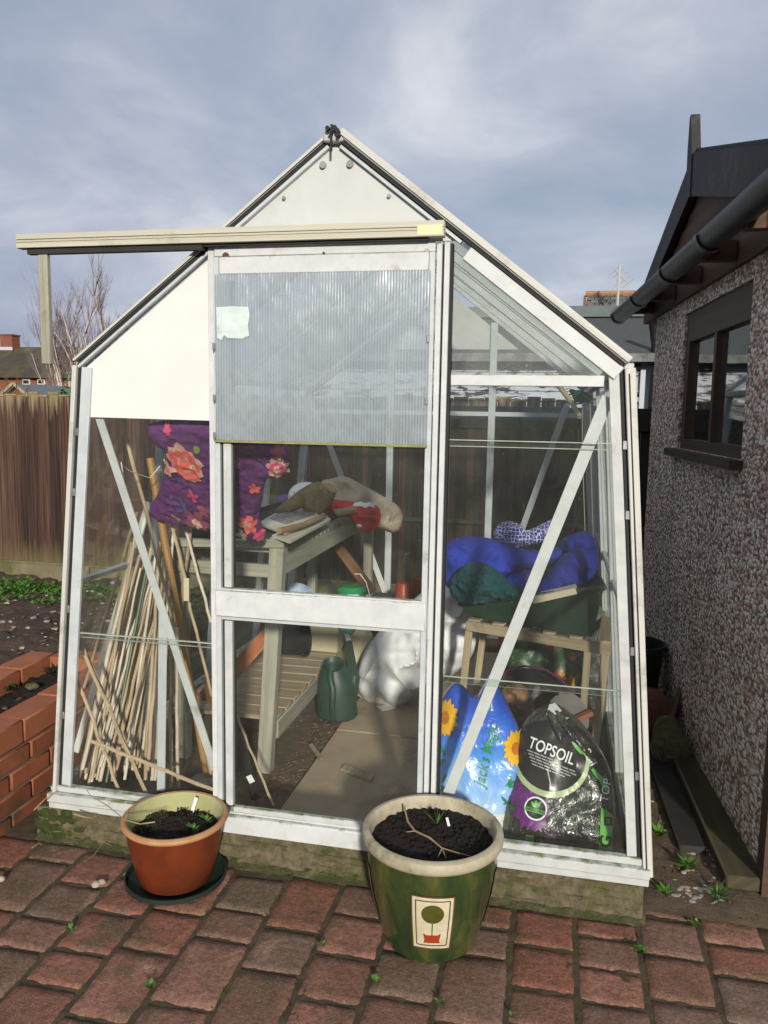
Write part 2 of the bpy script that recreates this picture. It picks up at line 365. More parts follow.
M['blackwood'] = mat('blackened bargeboard', (.026, .026, .026), (.014, .014, .015), (.05, .05, .048), scale=9, rough=.7, bump=.3)
M['gutter'] = mat('black plastic gutter', (.020, .021, .022), (.014, .014, .015), (.04, .04, .038), scale=6, rough=.4, bump=.08, bscale=40)
M['felt'] = mat('mineral roofing felt', (.075, .085, .085), (.045, .052, .052), (.11, .12, .12), scale=40, c3scale=160, c3amt=(.58, .66), rough=.95, bump=.6, bscale=220)
M['felt2'] = mat('pale green felt', (.14, .165, .155), (.11, .13, .12), scale=6, rough=.9, bump=.2)
M['windowglass'] = glass_mat('dark window glass', tint=(.75, .78, .78), haze=.03, refl=2.2)
M['indark'] = mat('dark interior', (.018, .017, .016), rough=.9, bump=.1)
def peeling():
    m, nt = nodes('peeling white paint boards')
    p = N(nt, 'ShaderNodeTexCoord').outputs['Object']
    n = noise_(nt, scaled(nt, p, (2.2, 1, 9)), 2.4, 8, .72, .5)
    n2 = noise_(nt, scaled(nt, p, (1, 1, 2)), 1.4, 5, .7)
    s = math_(nt, 'ADD', math_(nt, 'MULTIPLY', n, .7), math_(nt, 'MULTIPLY', n2, .35))
    f = ramp(nt, s, [(.552, 0.0), (.57, 1.0)])
    white = ramp(nt, noise_(nt, p, 6, 5), [(.3, (.44, .47, .51)), (.7, (.33, .36, .40))])
    col = mix(nt, f, white, (.045, .043, .04))
    return finish(m, nt, col, .8, 0, .3, f, .5, .004)
M['peel'] = peeling()
M['peeltrim'] = mat('grey white trim', (.50, .53, .56), (.42, .45, .48), rough=.7, scale=6)
M['slate'] = mat('slate tiles', (.15, .145, .13), (.10, .10, .092), scale=3, rough=.8, island=.4, bump=.2)
M['ridge'] = mat('orange ridge tile', (.36, .20, .09), (.26, .13, .06), scale=3, rough=.8)
M['redbrick'] = mat('far red brick', (.24, .085, .055), (.17, .06, .04), scale=3, rough=.9)
M['mossroof'] = mat('mossy dark tiles', (.060, .048, .036), (.042, .034, .028), (.085, .085, .03), scale=2, c3scale=.6, c3amt=(.45, .65), rough=.9, bump=.3, bscale=20)
M['birch'] = mat('silver birch bark', (.52, .48, .40), (.36, .31, .25), (.08, .06, .05), scale=6, c3amt=(.62, .7), rough=.8)
M['birchtwig'] = mat('purple brown twigs', (.22, .16, .155), (.15, .105, .105), rough=.8, bump=0)
M['olivetwig'] = mat('olive brown twigs', (.13, .105, .05), (.085, .07, .035), rough=.8, bump=0)
M['aerial'] = mat('aerial metal', (.55, .56, .56), (.45, .46, .46), rough=.4, metal=.3)
M['cangreen'] = mat('dark green watering can', (.020, .058, .040), (.015, .042, .030), (.05, .075, .06), scale=8, c3amt=(.62, .85), rough=.45, bump=.1, bscale=60)
M['teal'] = mat('turquoise plastic', (.10, .42, .36), (.08, .36, .31), rough=.4, bump=.05)
M['sack'] = mat('white woven sack', (.78, .78, .78), (.70, .70, .71), (.62, .62, .62), scale=5, rough=.5, bump=.4, bscale=14, bdist=.02)
M['blackplastic'] = mat('black plastic', (.014, .014, .015), (.022, .022, .022), rough=.45, bump=.1)
M['creambox'] = mat('cream plastic', (.58, .52, .36), (.50, .44, .30), rough=.5, bump=.05)
M['cardboard'] = mat('brown card', (.30, .20, .11), (.22, .15, .08), rough=.8)
M['log'] = mat('gnarled bark', (.26, .19, .10), (.10, .07, .038), (.15, .14, .07), scale=16, rough=.9, bump=1.0, bscale=40, bdist=.012)
M['logcut'] = mat('cut wood face', (.38, .28, .14), (.24, .17, .08), scale=12, rough=.8, bump=.3)
M['paper'] = mat('paper pages', (.66, .62, .52), (.56, .52, .42), rough=.7, bump=.05)
M['photo'] = mat('printed picture', (.10, .14, .20), (.30, .22, .17), (.50, .46, .40), scale=34, c3scale=42, c3amt=(.52, .58), rough=.45, bump=0)
M['hessian'] = mat('beige fleece', (.42, .37, .29), (.34, .29, .22), (.28, .24, .18), scale=14, rough=.95, bump=.8, bscale=24, bdist=.015)
M['xmas'] = mat('red printed fabric', (.46, .015, .025), (.36, .010, .02), (.62, .30, .28), scale=9, c3scale=42, c3amt=(.68, .72), rough=.7, bump=.2)
M['xmaswhite'] = mat('white printed snow', (.72, .70, .68), (.64, .60, .58), rough=.7)
M['purple'] = mat('quilted purple fabric', (.15, .035, .175), (.075, .022, .11), (.23, .06, .20), scale=13, c3scale=26, c3amt=(.55, .68), rough=.8, bump=.35, bscale=30, bdist=.01)
M['petalred'] = mat('red petal print', (.72, .060, .055), (.80, .20, .16), scale=60, rough=.8, bump=.1)
M['petalpink'] = mat('pink petal print', (.66, .10, .22), (.55, .05, .14), scale=60, rough=.8, bump=.1)
M['petalpale'] = mat('pale petal print', (.70, .45, .36), (.62, .30, .27), scale=50, rough=.8, bump=.1)
M['petaldusk'] = mat('dusky pink print', (.34, .085, .15), (.24, .06, .12), scale=50, rough=.8, bump=.1)
M['petalblue'] = mat('lilac print', (.16, .10, .30), (.09, .05, .20), scale=50, rough=.8, bump=.1)
M['leafprint'] = mat('sage leaf print', (.30, .34, .12), (.20, .24, .08), scale=50, rough=.8, bump=.1)
M['leafcream'] = mat('cream leaf print', (.56, .52, .38), (.42, .40, .26), scale=50, rough=.8, bump=.1)
M['bluefleece'] = mat('royal blue fleece', (.022, .050, .43), (.014, .030, .28), scale=12, rough=.85, bump=.9, bscale=22, bdist=.02)
M['bluedark'] = mat('navy padded fabric', (.015, .028, .29), (.010, .018, .19), scale=12, rough=.8, bump=.9, bscale=26, bdist=.02)
def netprint():
    m, nt = nodes('blue fabric with white net print')
    p = N(nt, 'ShaderNodeTexCoord').outputs['Object']
    v = N(nt, 'ShaderNodeTexVoronoi', feature='DISTANCE_TO_EDGE'); v.inputs['Scale'].default_value = 68; v.inputs['Randomness'].default_value = .45; L(nt, p, v.inputs['Vector'])
    f = ramp(nt, v.outputs['Distance'], [(.045, 1.0), (.075, 0.0)])
    return finish(m, nt, mix(nt, f, (.03, .035, .30), (.72, .72, .78)), .8)
M['net'] = netprint()
M['tealcloth'] = mat('teal towelling', (.008, .085, .098), (.006, .052, .065), (.014, .12, .13), scale=22, rough=.95, bump=1.0, bscale=48, bdist=.02)
M['crate'] = mat('dark green plastic tray', (.016, .046, .028), (.012, .032, .020), (.05, .075, .06), scale=8, c3amt=(.64, .85), rough=.5, bump=.1)
M['creamboard'] = mat('cream board', (.62, .56, .40), (.54, .48, .33), rough=.6, bump=.05)
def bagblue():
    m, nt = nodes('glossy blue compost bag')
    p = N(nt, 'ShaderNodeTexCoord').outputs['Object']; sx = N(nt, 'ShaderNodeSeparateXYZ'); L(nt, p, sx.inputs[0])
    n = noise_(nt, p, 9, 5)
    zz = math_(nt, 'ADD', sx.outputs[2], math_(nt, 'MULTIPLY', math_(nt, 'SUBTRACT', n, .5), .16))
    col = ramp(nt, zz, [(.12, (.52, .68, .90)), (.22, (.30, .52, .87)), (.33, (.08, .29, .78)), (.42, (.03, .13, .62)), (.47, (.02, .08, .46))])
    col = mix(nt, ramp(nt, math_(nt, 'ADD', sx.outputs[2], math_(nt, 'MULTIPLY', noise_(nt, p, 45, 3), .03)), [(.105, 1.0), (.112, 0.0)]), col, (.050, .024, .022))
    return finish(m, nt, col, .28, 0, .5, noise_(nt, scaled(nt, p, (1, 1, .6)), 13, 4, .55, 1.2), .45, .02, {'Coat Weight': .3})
M['bagblue'] = bagblue()
M['sunpetal'] = mat('yellow petal print', (.78, .46, .015), (.70, .34, .01), scale=60, rough=.35, bump=0)
M['suncentre'] = mat('orange flower centre', (.55, .20, .01), (.40, .11, .01), scale=120, rough=.4, bump=0)
M['printgreen'] = mat('green lettering', (.012, .26, .11), (.012, .22, .09), rough=.4, bump=0)
M['printwhite'] = mat('white print', (.76, .78, .76), (.7, .72, .70), rough=.4, bump=0)
M['printgrey'] = mat('small grey print', (.42, .42, .40), (.3, .3, .3), rough=.4, bump=0)
M['printlime'] = mat('lime green print', (.13, .42, .075), (.10, .36, .06), rough=.35, bump=0)
M['printblack'] = mat('black print', (.010, .011, .011), (.016, .017, .016), rough=.3, bump=0)
M['printpurple'] = mat('purple flower print', (.16, .025, .20), (.09, .012, .11), (.30, .08, .34), scale=40, c3scale=60, c3amt=(.55, .62), rough=.3, bump=0)
M['arcgreen'] = mat('pale green print', (.42, .52, .30), (.34, .44, .22), rough=.35, bump=0)
def bagblack():
    m, nt = nodes('glossy dark topsoil bag')
    p = N(nt, 'ShaderNodeTexCoord').outputs['Object']
    v = noise_(nt, p, 55, 4, .7); f1 = ramp(nt, noise_(nt, p, 13, 4), [(.46, 0.0), (.6, 1.0)])
    foli = ramp(nt, v, [(.35, (.012, .018, .012)), (.52, (.035, .06, .028)), (.62, (.10, .11, .075)), (.72, (.24, .25, .22))])
    col = mix(nt, f1, (.012, .014, .013), foli)
    col = mix(nt, ramp(nt, noise_(nt, p, 17, 3), [(.6, 0.0), (.7, .8)]), col, (.10, .03, .11))
    wr = noise_(nt, scaled(nt, p, (1, 1, .5)), 38, 4, .6, .8)
    return finish(m, nt, col, .22, 0, .6, wr, .7, .012, {'Coat Weight': .3})
M['bagblack'] = bagblack()
M['clearpoly'] = mat('crumpled clear polythene', (.16, .17, .16), (.10, .105, .10), (.30, .31, .30), scale=20, rough=.25, bump=.6, bscale=30, bdist=.02)
M['violetbag'] = mat('dark bag with violet edge', (.035, .03, .035), (.02, .018, .02), (.10, .02, .07), scale=8, rough=.35, bump=.4, bscale=25, bdist=.01)
M['greenprint'] = mat('leafy green printed bag', (.05, .12, .05), (.02, .05, .03), (.12, .20, .08), scale=24, c3scale=40, rough=.35, bump=.2)
M['whitegreen'] = mat('blue white printed bag', (.50, .58, .70), (.16, .26, .46), (.55, .25, .33), scale=16, c3scale=22, rough=.4, bump=.2)
M['brightgreen'] = mat('bright green plastic', (.02, .27, .10), (.015, .22, .08), rough=.35, bump=.05)
M['redplastic'] = mat('red brown plastic pot', (.32, .060, .028), (.24, .042, .02), rough=.4, bump=.05)
M['hose'] = mat('yellowed hose', (.42, .38, .22), (.34, .30, .16), rough=.5)
M['twine'] = mat('green twine', (.02, .16, .06), (.015, .11, .04), rough=.9)
M['crumple'] = mat('crumpled brown paper', (.26, .15, .07), (.17, .10, .05), rough=.7, bump=.6, bscale=30, bdist=.01)
M['greypaper'] = mat('grey paper', (.20, .19, .17), (.14, .13, .12), rough=.8)
M['plank'] = mat('mossy dark plank', (.075, .06, .035), (.04, .033, .02), (.065, .07, .018), grain=True, gs=(1.2, 22, 1), rough=.9, bump=.5, c3amt=(.5, .7), c3scale=5)
M['oldclay'] = mat('old clay pot', (.20, .085, .055), (.12, .05, .035), (.09, .085, .07), scale=14, rough=.9, bump=.3)
M['stone'] = mat('pale pebbles', (.36, .33, .29), (.24, .20, .17), scale=50, rough=.85, island=.7, bump=.2)
M['litter'] = mat('leaf litter', (.22, .14, .075), (.10, .062, .036), scale=50, rough=.9, island=.9, bump=.2)
def polycarb():
    m, nt = nodes('twin wall polycarbonate')
    p = N(nt, 'ShaderNodeTexCoord').outputs['Object']; sx = N(nt, 'ShaderNodeSeparateXYZ'); L(nt, p, sx.inputs[0])
    fl = math_(nt, 'SINE', math_(nt, 'MULTIPLY', sx.outputs[0], 2*math.pi/.0085))
    fl = math_(nt, 'MULTIPLY_ADD', fl, .5); fl.node.inputs[2].default_value = .5
    tr = N(nt, 'ShaderNodeBsdfTransparent'); tr.inputs[0].default_value = (.95, .97, .97, 1)
    df = N(nt, 'ShaderNodeBsdfDiffuse')
    L(nt, mix(nt, ramp(nt, noise_(nt, scaled(nt, p, (1, 1, .5)), 6, 7, .65), [(.35, 0.0), (.7, 1.0)]), (.36, .43, .47), (.50, .56, .59)), df.inputs[0])
    gl = N(nt, 'ShaderNodeBsdfGlossy'); gl.inputs['Roughness'].default_value = .13
    bn = N(nt, 'ShaderNodeBump'); bn.inputs['Strength'].default_value = .5; bn.inputs['Distance'].default_value = .004
    L(nt, math_(nt, 'ADD', math_(nt, 'MULTIPLY', fl, .5), math_(nt, 'MULTIPLY', noise_(nt, scaled(nt, p, (1, 1, .35)), 9, 3), 5.0)), bn.inputs['Height']); L(nt, bn.outputs[0], gl.inputs['Normal'])
    a = N(nt, 'ShaderNodeMixShader'); L(nt, math_(nt, 'MULTIPLY_ADD', fl, .20), a.inputs[0]); a.inputs[0].links[0].from_node.inputs[2].default_value = .36
    L(nt, tr.outputs[0], a.inputs[1]); L(nt, df.outputs[0], a.inputs[2])
    c = N(nt, 'ShaderNodeMixShader'); c.inputs[0].default_value = .20
    L(nt, a.outputs[0], c.inputs[1]); L(nt, gl.outputs[0], c.inputs[2])
    o = N(nt, 'ShaderNodeOutputMaterial'); L(nt, c.outputs[0], o.inputs[0]); return m
M['poly'] = polycarb()
M['peeledlabel'] = mat('peeled pale label', (.62, .70, .68), (.50, .58, .56), (.40, .46, .45), scale=30, c3scale=40, c3amt=(.58, .66), rough=.6, bump=.05)

# ------------------------------------------------------------------ soft shapes
def smooth_outline(p, it=2):
    for _ in range(it):
        q = []
        for i in range(len(p)):
            a, b = p[i], p[(i+1) % len(p)]
            q += [(a[0]*.75+b[0]*.25, a[1]*.75+b[1]*.25), (a[0]*.25+b[0]*.75, a[1]*.25+b[1]*.75)]
        p = q
    return p
def inside(p, x, y):
    c = False; j = len(p)-1
    for i in range(len(p)):
        if (p[i][1] > y) != (p[j][1] > y) and x < (p[j][0]-p[i][0])*(y-p[i][1])/(p[j][1]-p[i][1])+p[i][0]: c = not c
        j = i
    return c
def dist(p, x, y):
    d = 1e9
    for i in range(len(p)):
        ax, ay = p[i]; bx, by = p[(i+1) % len(p)]; dx, dy = bx-ax, by-ay
        t = max(0, min(1, ((x-ax)*dx+(y-ay)*dy)/(dx*dx+dy*dy+1e-12)))
        d = min(d, (x-ax-t*dx)**2+(y-ay-t*dy)**2)
    return math.sqrt(d)
class Pillow:
    """a filled, bulging closed body over an outline that lies in the plane o + u*U + v*W, front towards n"""
    def __init__(s, o, U, W, outline, T, Tb=None, rad=None, wr=.0, ws=9, ridge=False, seed=0, step=.02, smooth=2, stretch=(1,1), bulge=None):
        s.o = V(o); s.U = V(U).normalized(); s.W = V(W).normalized(); s.n = s.U.cross(s.W).normalized()
        s.out = smooth_outline(outline, smooth) if smooth else outline
        s.T = T; s.Tb = T*.5 if Tb is None else Tb; s.wr = wr; s.ws = ws; s.ridge = ridge; s.seed = seed; s.step = step; s.st = stretch; s.bulge = bulge
        xs = [p[0] for p in s.out]; ys = [p[1] for p in s.out]
        s.rad = rad or min(max(xs)-min(xs), max(ys)-min(ys))*.5
    def prof(s, u, v):
        d = min(1, dist(s.out, u, v)/s.rad) if inside(s.out, u, v) else 0
        return math.sqrt(max(0, 1-(1-d)**2))
    def h(s, u, v):
        k = s.prof(u, v); z = s.T*k*(s.bulge(u, v) if s.bulge else 1)
        if s.wr:
            q = V((u*s.ws*s.st[0], v*s.ws*s.st[1], s.seed*7.3))
            w = noise.noise(q)+.5*noise.noise(q*2.1)
            if s.ridge: w = 1-2.2*abs(noise.noise(q+V((noise.noise(q*.7), 0, 0))))+.45*noise.noise(q*2.7)
            z += s.wr*w*min(1, k*1.6)
        return z
    def pt(s, u, v, off=0): return s.o+s.U*u+s.W*v+s.n*(s.h(u, v)+off)
    def uvp(s, px, py):
        p = PP(px, py, s.o, s.n)-s.o; return p.dot(s.U), p.dot(s.W)
    def add(s, mb, mi=0):
        out = s.out; bnd = []
        for i in range(len(out)):
            a, b = V(out[i]), V(out[(i+1) % len(out)]); k = max(1, int((b-a).length/s.step))
            bnd += [a.lerp(b, j/k) for j in range(k)]
        nb = len(bnd); pts = list(bnd); ed = [(i, (i+1) % nb) for i in range(nb)]
        xs = [p.x for p in bnd]; ys = [p.y for p in bnd]
        y = min(ys); r = 0
        while y < max(ys):
            x = min(xs)+(r % 2)*s.step*.5
            while x < max(xs):
                if inside(out, x, y) and dist(out, x, y) > s.step*.55: pts.append(V((x, y)))
                x += s.step
            y += s.step*.87; r += 1
        ov, oe, of, *_ = delaunay_2d_cdt(pts, ed, [], 1, 1e-6)
        fr = [mb.bm.verts.new(s.pt(p.x, p.y)) for p in ov]
        eb = [i for i, p in enumerate(ov) if dist(out, p.x, p.y) < 1e-5]; ebs = set(eb)
        bk = []
        for i, p in enumerate(ov):
            bk.append(fr[i] if i in ebs else mb.bm.verts.new(s.o+s.U*p.x+s.W*p.y-s.n*s.Tb*s.prof(p.x, p.y)))
        fs = []
        for f in of:
            for vs in ([fr[i] for i in f], [bk[i] for i in reversed(f)]):
                try: fs.append(mb.bm.faces.new(vs))
                except ValueError: pass
        mb._uv(fs, s.U)
        for f in fs: f.material_index = mi
def plane_outline(px, o, U, W):
    U = V(U).normalized(); W = V(W).normalized(); n = U.cross(W); r = []
    for q in px:
        p = PP(q[0], q[1], o, n)-V(o); r.append((p.dot(U), p.dot(W)))
    return r
def traced(px, y, T, lean=0.0, z0=0.0, **k):
    o = V((0, y, z0)); U = V((1, 0, 0)); W = V((0, lean, 1))
    return Pillow(o, U, W, plane_outline(px, o, U, W), T, **k)
def decal(mb, pil, polys, c, rot=0, sc=1.0, off=.003, sub=2, mi=0):
    """flat print shapes laid on a pillow's surface: polys are lists of 2D points (metres)"""
    t = bmesh.new(); ca, sa = math.cos(rot), math.sin(rot)
    for p in polys:
        try: t.faces.new([t.verts.new((x, y, 0)) for x, y in p])
        except ValueError: pass
    bmesh.ops.triangulate(t, faces=t.faces[:])
    for _ in range(sub):
        es = [e for e in t.edges if e.calc_length()*sc > .02]
        if es: bmesh.ops.subdivide_edges(t, edges=es, cuts=1)
        bmesh.ops.triangulate(t, faces=t.faces[:])
    emit(mb, t, pil, c, ca*sc, sa*sc, off, mi)
def emit(mb, t, pil, c, ca, sa, off, mi):
    mp = {}
    for v in t.verts:
        x, y = v.co.x, v.co.y
        mp[v] = mb.bm.verts.new(pil.pt(c[0]+x*ca-y*sa, c[1]+x*sa+y*ca, off))
    fs = []
    for f in t.faces:
        try: g = mb.bm.faces.new([mp[v] for v in f.verts]); g.material_index = mi; fs.append(g)
        except ValueError: pass
    mb._uv(fs, pil.U); t.free()
def text_bm(txt, bold=0.0):
    cu = bpy.data.curves.new('lettering', 'FONT'); cu.body = txt; cu.size = 1; cu.align_x = 'CENTER'; cu.align_y = 'CENTER'; cu.offset = bold; cu.resolution_u = 4
    ob = bpy.data.objects.new('lettering', cu); COL.objects.link(ob)
    dg = bpy.context.evaluated_depsgraph_get(); dg.update()
    me = bpy.data.meshes.new_from_object(ob.evaluated_get(dg))
    t = bmesh.new(); t.from_mesh(me)
    bpy.data.objects.remove(ob); bpy.data.curves.remove(cu); bpy.data.meshes.remove(me)
    return t
def text(mb, pil, txt, c, size, rot=0, off=.004, mi=0, bold=0.0, shear=0, wide=1.0):
    t = text_bm(txt, bold)
    for v in t.verts: v.co.x = (v.co.x*wide+v.co.y*shear)*size; v.co.y *= size; v.co.z = 0
    for _ in range(2):
        es = [e for e in t.edges if e.calc_length() > .018]
        if es: bmesh.ops.subdivide_edges(t, edges=es, cuts=1); bmesh.ops.triangulate(t, faces=t.faces[:])
    emit(mb, t, pil, c, math.cos(rot), math.sin(rot), off, mi)
def circle(r, n=28, sx=1, sy=1, c=(0, 0), jag=0): return [(c[0]+r*sx*math.cos(2*math.pi*i/n)*(1-(jag if i % 2 else 0)), c[1]+r*sy*math.sin(2*math.pi*i/n)*(1-(jag if i % 2 else 0))) for i in range(n)]
def petal(L, w, a, r0=0):
    p = [(r0, -w*.25), (L*.45, -w*.5), (L*.8, -w*.42), (L, 0), (L*.8, w*.42), (L*.45, w*.5), (r0, w*.25)]
    c, s = math.cos(a), math.sin(a); return [(x*c-y*s, x*s+y*c) for x, y in p]

# ------------------------------------------------------------------ sky and sun
wd = bpy.data.worlds.new('World'); SC.world = wd; wd.use_nodes = True
nt = wd.node_tree; nt.nodes.clear()
SUN_AZ, SUN_EL = 19.0, 18.0          # sun stands behind the camera and a little to its right
sky = N(nt, 'ShaderNodeTexSky', sky_type='NISHITA', sun_disc=False); sky.sun_elevation = R(SUN_EL); sky.sun_rotation = R(180-SUN_AZ)
sky.dust_density = 1.5
bg1 = N(nt, 'ShaderNodeBackground'); L(nt, sky.outputs[0], bg1.inputs[0]); bg1.inputs[1].default_value = .09
tc = N(nt, 'ShaderNodeTexCoord').outputs['Generated']
sp = N(nt, 'ShaderNodeSeparateXYZ'); L(nt, tc, sp.inputs[0])
zz = math_(nt, 'ADD', math_(nt, 'MAXIMUM', sp.outputs[2], 0.0), .32)
cb = N(nt, 'ShaderNodeCombineXYZ'); L(nt, math_(nt, 'DIVIDE', sp.outputs[0], zz), cb.inputs[0]); L(nt, math_(nt, 'DIVIDE', sp.outputs[1], zz), cb.inputs[1])
n1 = noise_(nt, cb.outputs[0], 1.35, 9, .52, .35)
mp = N(nt, 'ShaderNodeMapping'); mp.inputs['Location'].default_value = (3.7, 1.9, 0.4); L(nt, cb.outputs[0], mp.inputs[0])
n2 = noise_(nt, mp.outputs[0], .75, 6, .5, .2)
n3 = noise_(nt, mp.outputs[0], 3.1, 8, .55, .6)
cov = ramp(nt, n2, [(.30, .72), (.62, 1.0)])
cl = math_(nt, 'ADD', math_(nt, 'MULTIPLY', n1, .72), math_(nt, 'MULTIPLY', n3, .28))
ccol = ramp(nt, cl, [(.39, (.305, .35, .455)), (.46, (.375, .41, .505)), (.52, (.47, .495, .575)), (.58, (.62, .63, .685)), (.65, (.77, .77, .80))])
low = ramp(nt, sp.outputs[2], [(.02, 1.0), (.34, 0.0)])
ccol = mix(nt, math_(nt, 'MULTIPLY', low, .55), ccol, (.28, .335, .455))
bg2 = N(nt, 'ShaderNodeBackground'); L(nt, ccol, bg2.inputs[0]); bg2.inputs[1].default_value = 1.0
ms = N(nt, 'ShaderNodeMixShader'); L(nt, cov, ms.inputs[0]); L(nt, bg1.outputs[0], ms.inputs[1]); L(nt, bg2.outputs[0], ms.inputs[2])
wo = N(nt, 'ShaderNodeOutputWorld'); L(nt, ms.outputs[0], wo.inputs[0])
sl = bpy.data.lights.new('sun', 'SUN'); sl.energy = 3.8; sl.angle = R(3.2); sl.color = (1.0, .93, .82)
so = bpy.data.objects.new('sun', sl); COL.objects.link(so)
sd = V((-math.sin(R(SUN_AZ))*math.cos(R(SUN_EL)), math.cos(R(SUN_AZ))*math.cos(R(SUN_EL)), -math.sin(R(SUN_EL))))
so.rotation_euler = sd.to_track_quat('-Z', 'Y').to_euler(); so.location = (3, -6, 5)
SC.view_settings.view_transform = 'Standard'; SC.view_settings.look = 'None'; SC.view_settings.gamma = 1; SC.view_settings.exposure = 0.22
SC.cycles.transparent_max_bounces = 40; SC.cycles.max_bounces = 8; SC.cycles.diffuse_bounces = 4; SC.cycles.caustics_reflective = False; SC.cycles.caustics_refractive = False

def struct(mb, name, m, **k): return tag(mb.build(name, m, **k), kind='structure')
def fbm(x, y, s, o=0): return noise.noise(V((x*s, y*s, o)))+.5*noise.noise(V((x*s*2.3, y*s*2.3, o+5)))

# ------------------------------------------------------------------ ground, patio, paths
b = MB(); b.sheet(lambda u, v: (-300+600*u, -300+600*v, -.06), 2, 2); struct(b, 'ground', M['ground'], org=(0, 0, -.06))
# garden soil left of and behind the greenhouse
b = MB(); b.sheet(lambda u, v: ((x := -6.2+4.72*u), (y := -.9+4.3*v), .075+.035*fbm(x, y, 3.2)+.028*fbm(x, y, 9, 3)+.012*fbm(x, y, 26, 9)), 190, 170)
struct(b, 'garden_soil', M['soil'])
b = MB(); b.sheet(lambda u, v: ((x := -1.02+2.6*u), (y := .0+3.4*v), .012+.008*fbm(x, y, 9, 3)+.006*fbm(x, y, 30, 9)), 100, 120)
struct(b, 'earth_floor', M['gritsoil'])
b = MB()
for (y0, y1) in ((.04, 1.0), (1.012, 2.36)):
    b.box((-.235, y0, -.02), (.42, y1, .034), .005)
struct(b, 'slab_path', M['slab'])
# patio of tumbled blocks laid in columns running away from the house
pm = MB(); pw = .171
for i in range(-10, 6):
    x0 = .60+pw*i; y = -1.75+random.random()*.2
    while y < .36:
        ln = random.choice((.13, .17, .17, .25))
        y1 = y+ln
        top = -.055 if x0 < .93 else .20
        if x0+pw > 1.42: break
        if y1 > top+.01:
            y1 = top
        if y1-y > .05:
            z = .0+random.uniform(-.0018, .0018); t = random.uniform(-.0015, .0015); j = lambda: random.uniform(-.002, .0022); g = .0022
            p = [(x0+g+j(), y+g+j(), -.05), (x0+pw-g+j(), y+g+j(), -.05), (x0+pw-g+j(), y1-g+j(), -.05), (x0+g+j(), y1-g+j(), -.05)]
            q = [(a[0], a[1], z+t*(1 if k in (1, 2) else -1)) for k, a in enumerate(p)]
            fs = pm.hexa([V(a) for a in p+q], (0, 1, 0), .010)
            es = list({e for f in fs for e in f.edges if e.calc_length() > .03 and abs(e.verts[0].co.z-e.verts[1].co.z) < .01 and e.verts[0].co.z > -.02})
            r_ = bmesh.ops.subdivide_edges(pm.bm, edges=es, cuts=6, use_grid_fill=True)
            for v in {v for g_ in r_['geom'] if isinstance(g_, bmesh.types.BMVert) for v in (g_,)}:
                k_ = v.co*24; v.co += V((noise.noise(k_), noise.noise(k_+V((9, 0, 0))), .45*noise.noise(k_*1.7+V((0, 9, 0)))))*.0032
        y = y+ln
struct(pm, 'patio', M['paver'], ang=60)
b = MB(); b.sheet(lambda u, v: ((x := -1.12+2.6*u), (y := -1.75+2.0*v), -.0042+.0036*fbm(x, y, 22)+.002*fbm(x, y, 70)), 260, 200); struct(b, 'patio_joints', M['joint'])
# concrete base of the greenhouse
b = MB()
def base_face(u, v):
    x = -.985+1.945*u
    e = .012*fbm(x, v, 9)
    return V((x, -.026+e*.6+.008*v, .0+.098*v))
b.sheet(lambda u, v: (lambda p: (p.x, p.y+.01*fbm(p.x, p.z*3, 22), p.z))(base_face(u, v)), 120, 10)
b.sheet(lambda u, v: ((x := -.985+1.945*u), -.018+.06*v+.01*fbm(x, .098*3, 22)*(1-v)+.0072*fbm(x, 1, 9)*(1-v), .098-.0005*v), 120, 3)
for s in (-1, 1):
    b.box((min(s*.93, s*(.96 if s > 0 else .985)), -.012, -.02), (max(s*.93, s*(.96 if s > 0 else .985)), 2.52, .097))
b.box((-.93, 2.44, -.02), (.93, 2.52, .097))
struct(b, 'concrete_base', M['concrete'])
b = MB()   # mortar strip where the base meets the bricks
b.sheet(lambda u, v: ((x := -.98+1.95*u), -.056+.05*v-.012*fbm(x, 0, 7), -.004+.013*v+.004*fbm(x, v, 25)), 90, 4); struct(b, 'mortar_strip', M['concrete'])

# ------------------------------------------------------------------ greenhouse
GH = thing('greenhouse', (0, 0, .097), 'small white aluminium framed greenhouse with sliding door and glass panes, on a concrete base', 'greenhouse')
GD = 2.45
def sx(z): return .955-(z-.12)*(.125/1.44)          # half width of the leaning sides
RZ = lambda x: 1.562+(.818-abs(x-.018))*(.624/.812)    # roof line
def bars(name, lst, m='alu'):
    mb = MB()
    for (p, q, w, h, up) in lst: mb.bar(p, q, w, h, up, .0015)
    return mb.build(name, M[m], GH)
# base frame with an upper and a lower lip
for (x0, x1) in ((-.945, -.332), (.318, .975)):
    mb = MB(); mb.box((x0, -.030, .122), (x1, .02, .152), .003); mb.box((x0+.002, -.022, .098), (x1-.002, .02, .1195), .002)
    mb.box((x0+.01, -.012, .1525), (x1-.01, .012, .174), .003); mb.build('base_frame', M['alu'], GH)
for s in (-1, 1):
    mb = MB(); mb.box((min(s*.965, s*.925), .021, .098), (max(s*.965, s*.925), GD, .152), .003); mb.build('base_frame', M['alu'], GH)
mb = MB(); mb.box((-.92, GD-.03, .098), (.92, GD, .152), .003); mb.build('base_frame', M['alu'], GH)
mb = MB(); mb.box((-.331, -.034, .098), (.317, .015, .157), .004); mb.box((-.331, -.02, .1575), (.317, .012, .166), .002); mb.build('door_sill', M['aluclean'], GH)
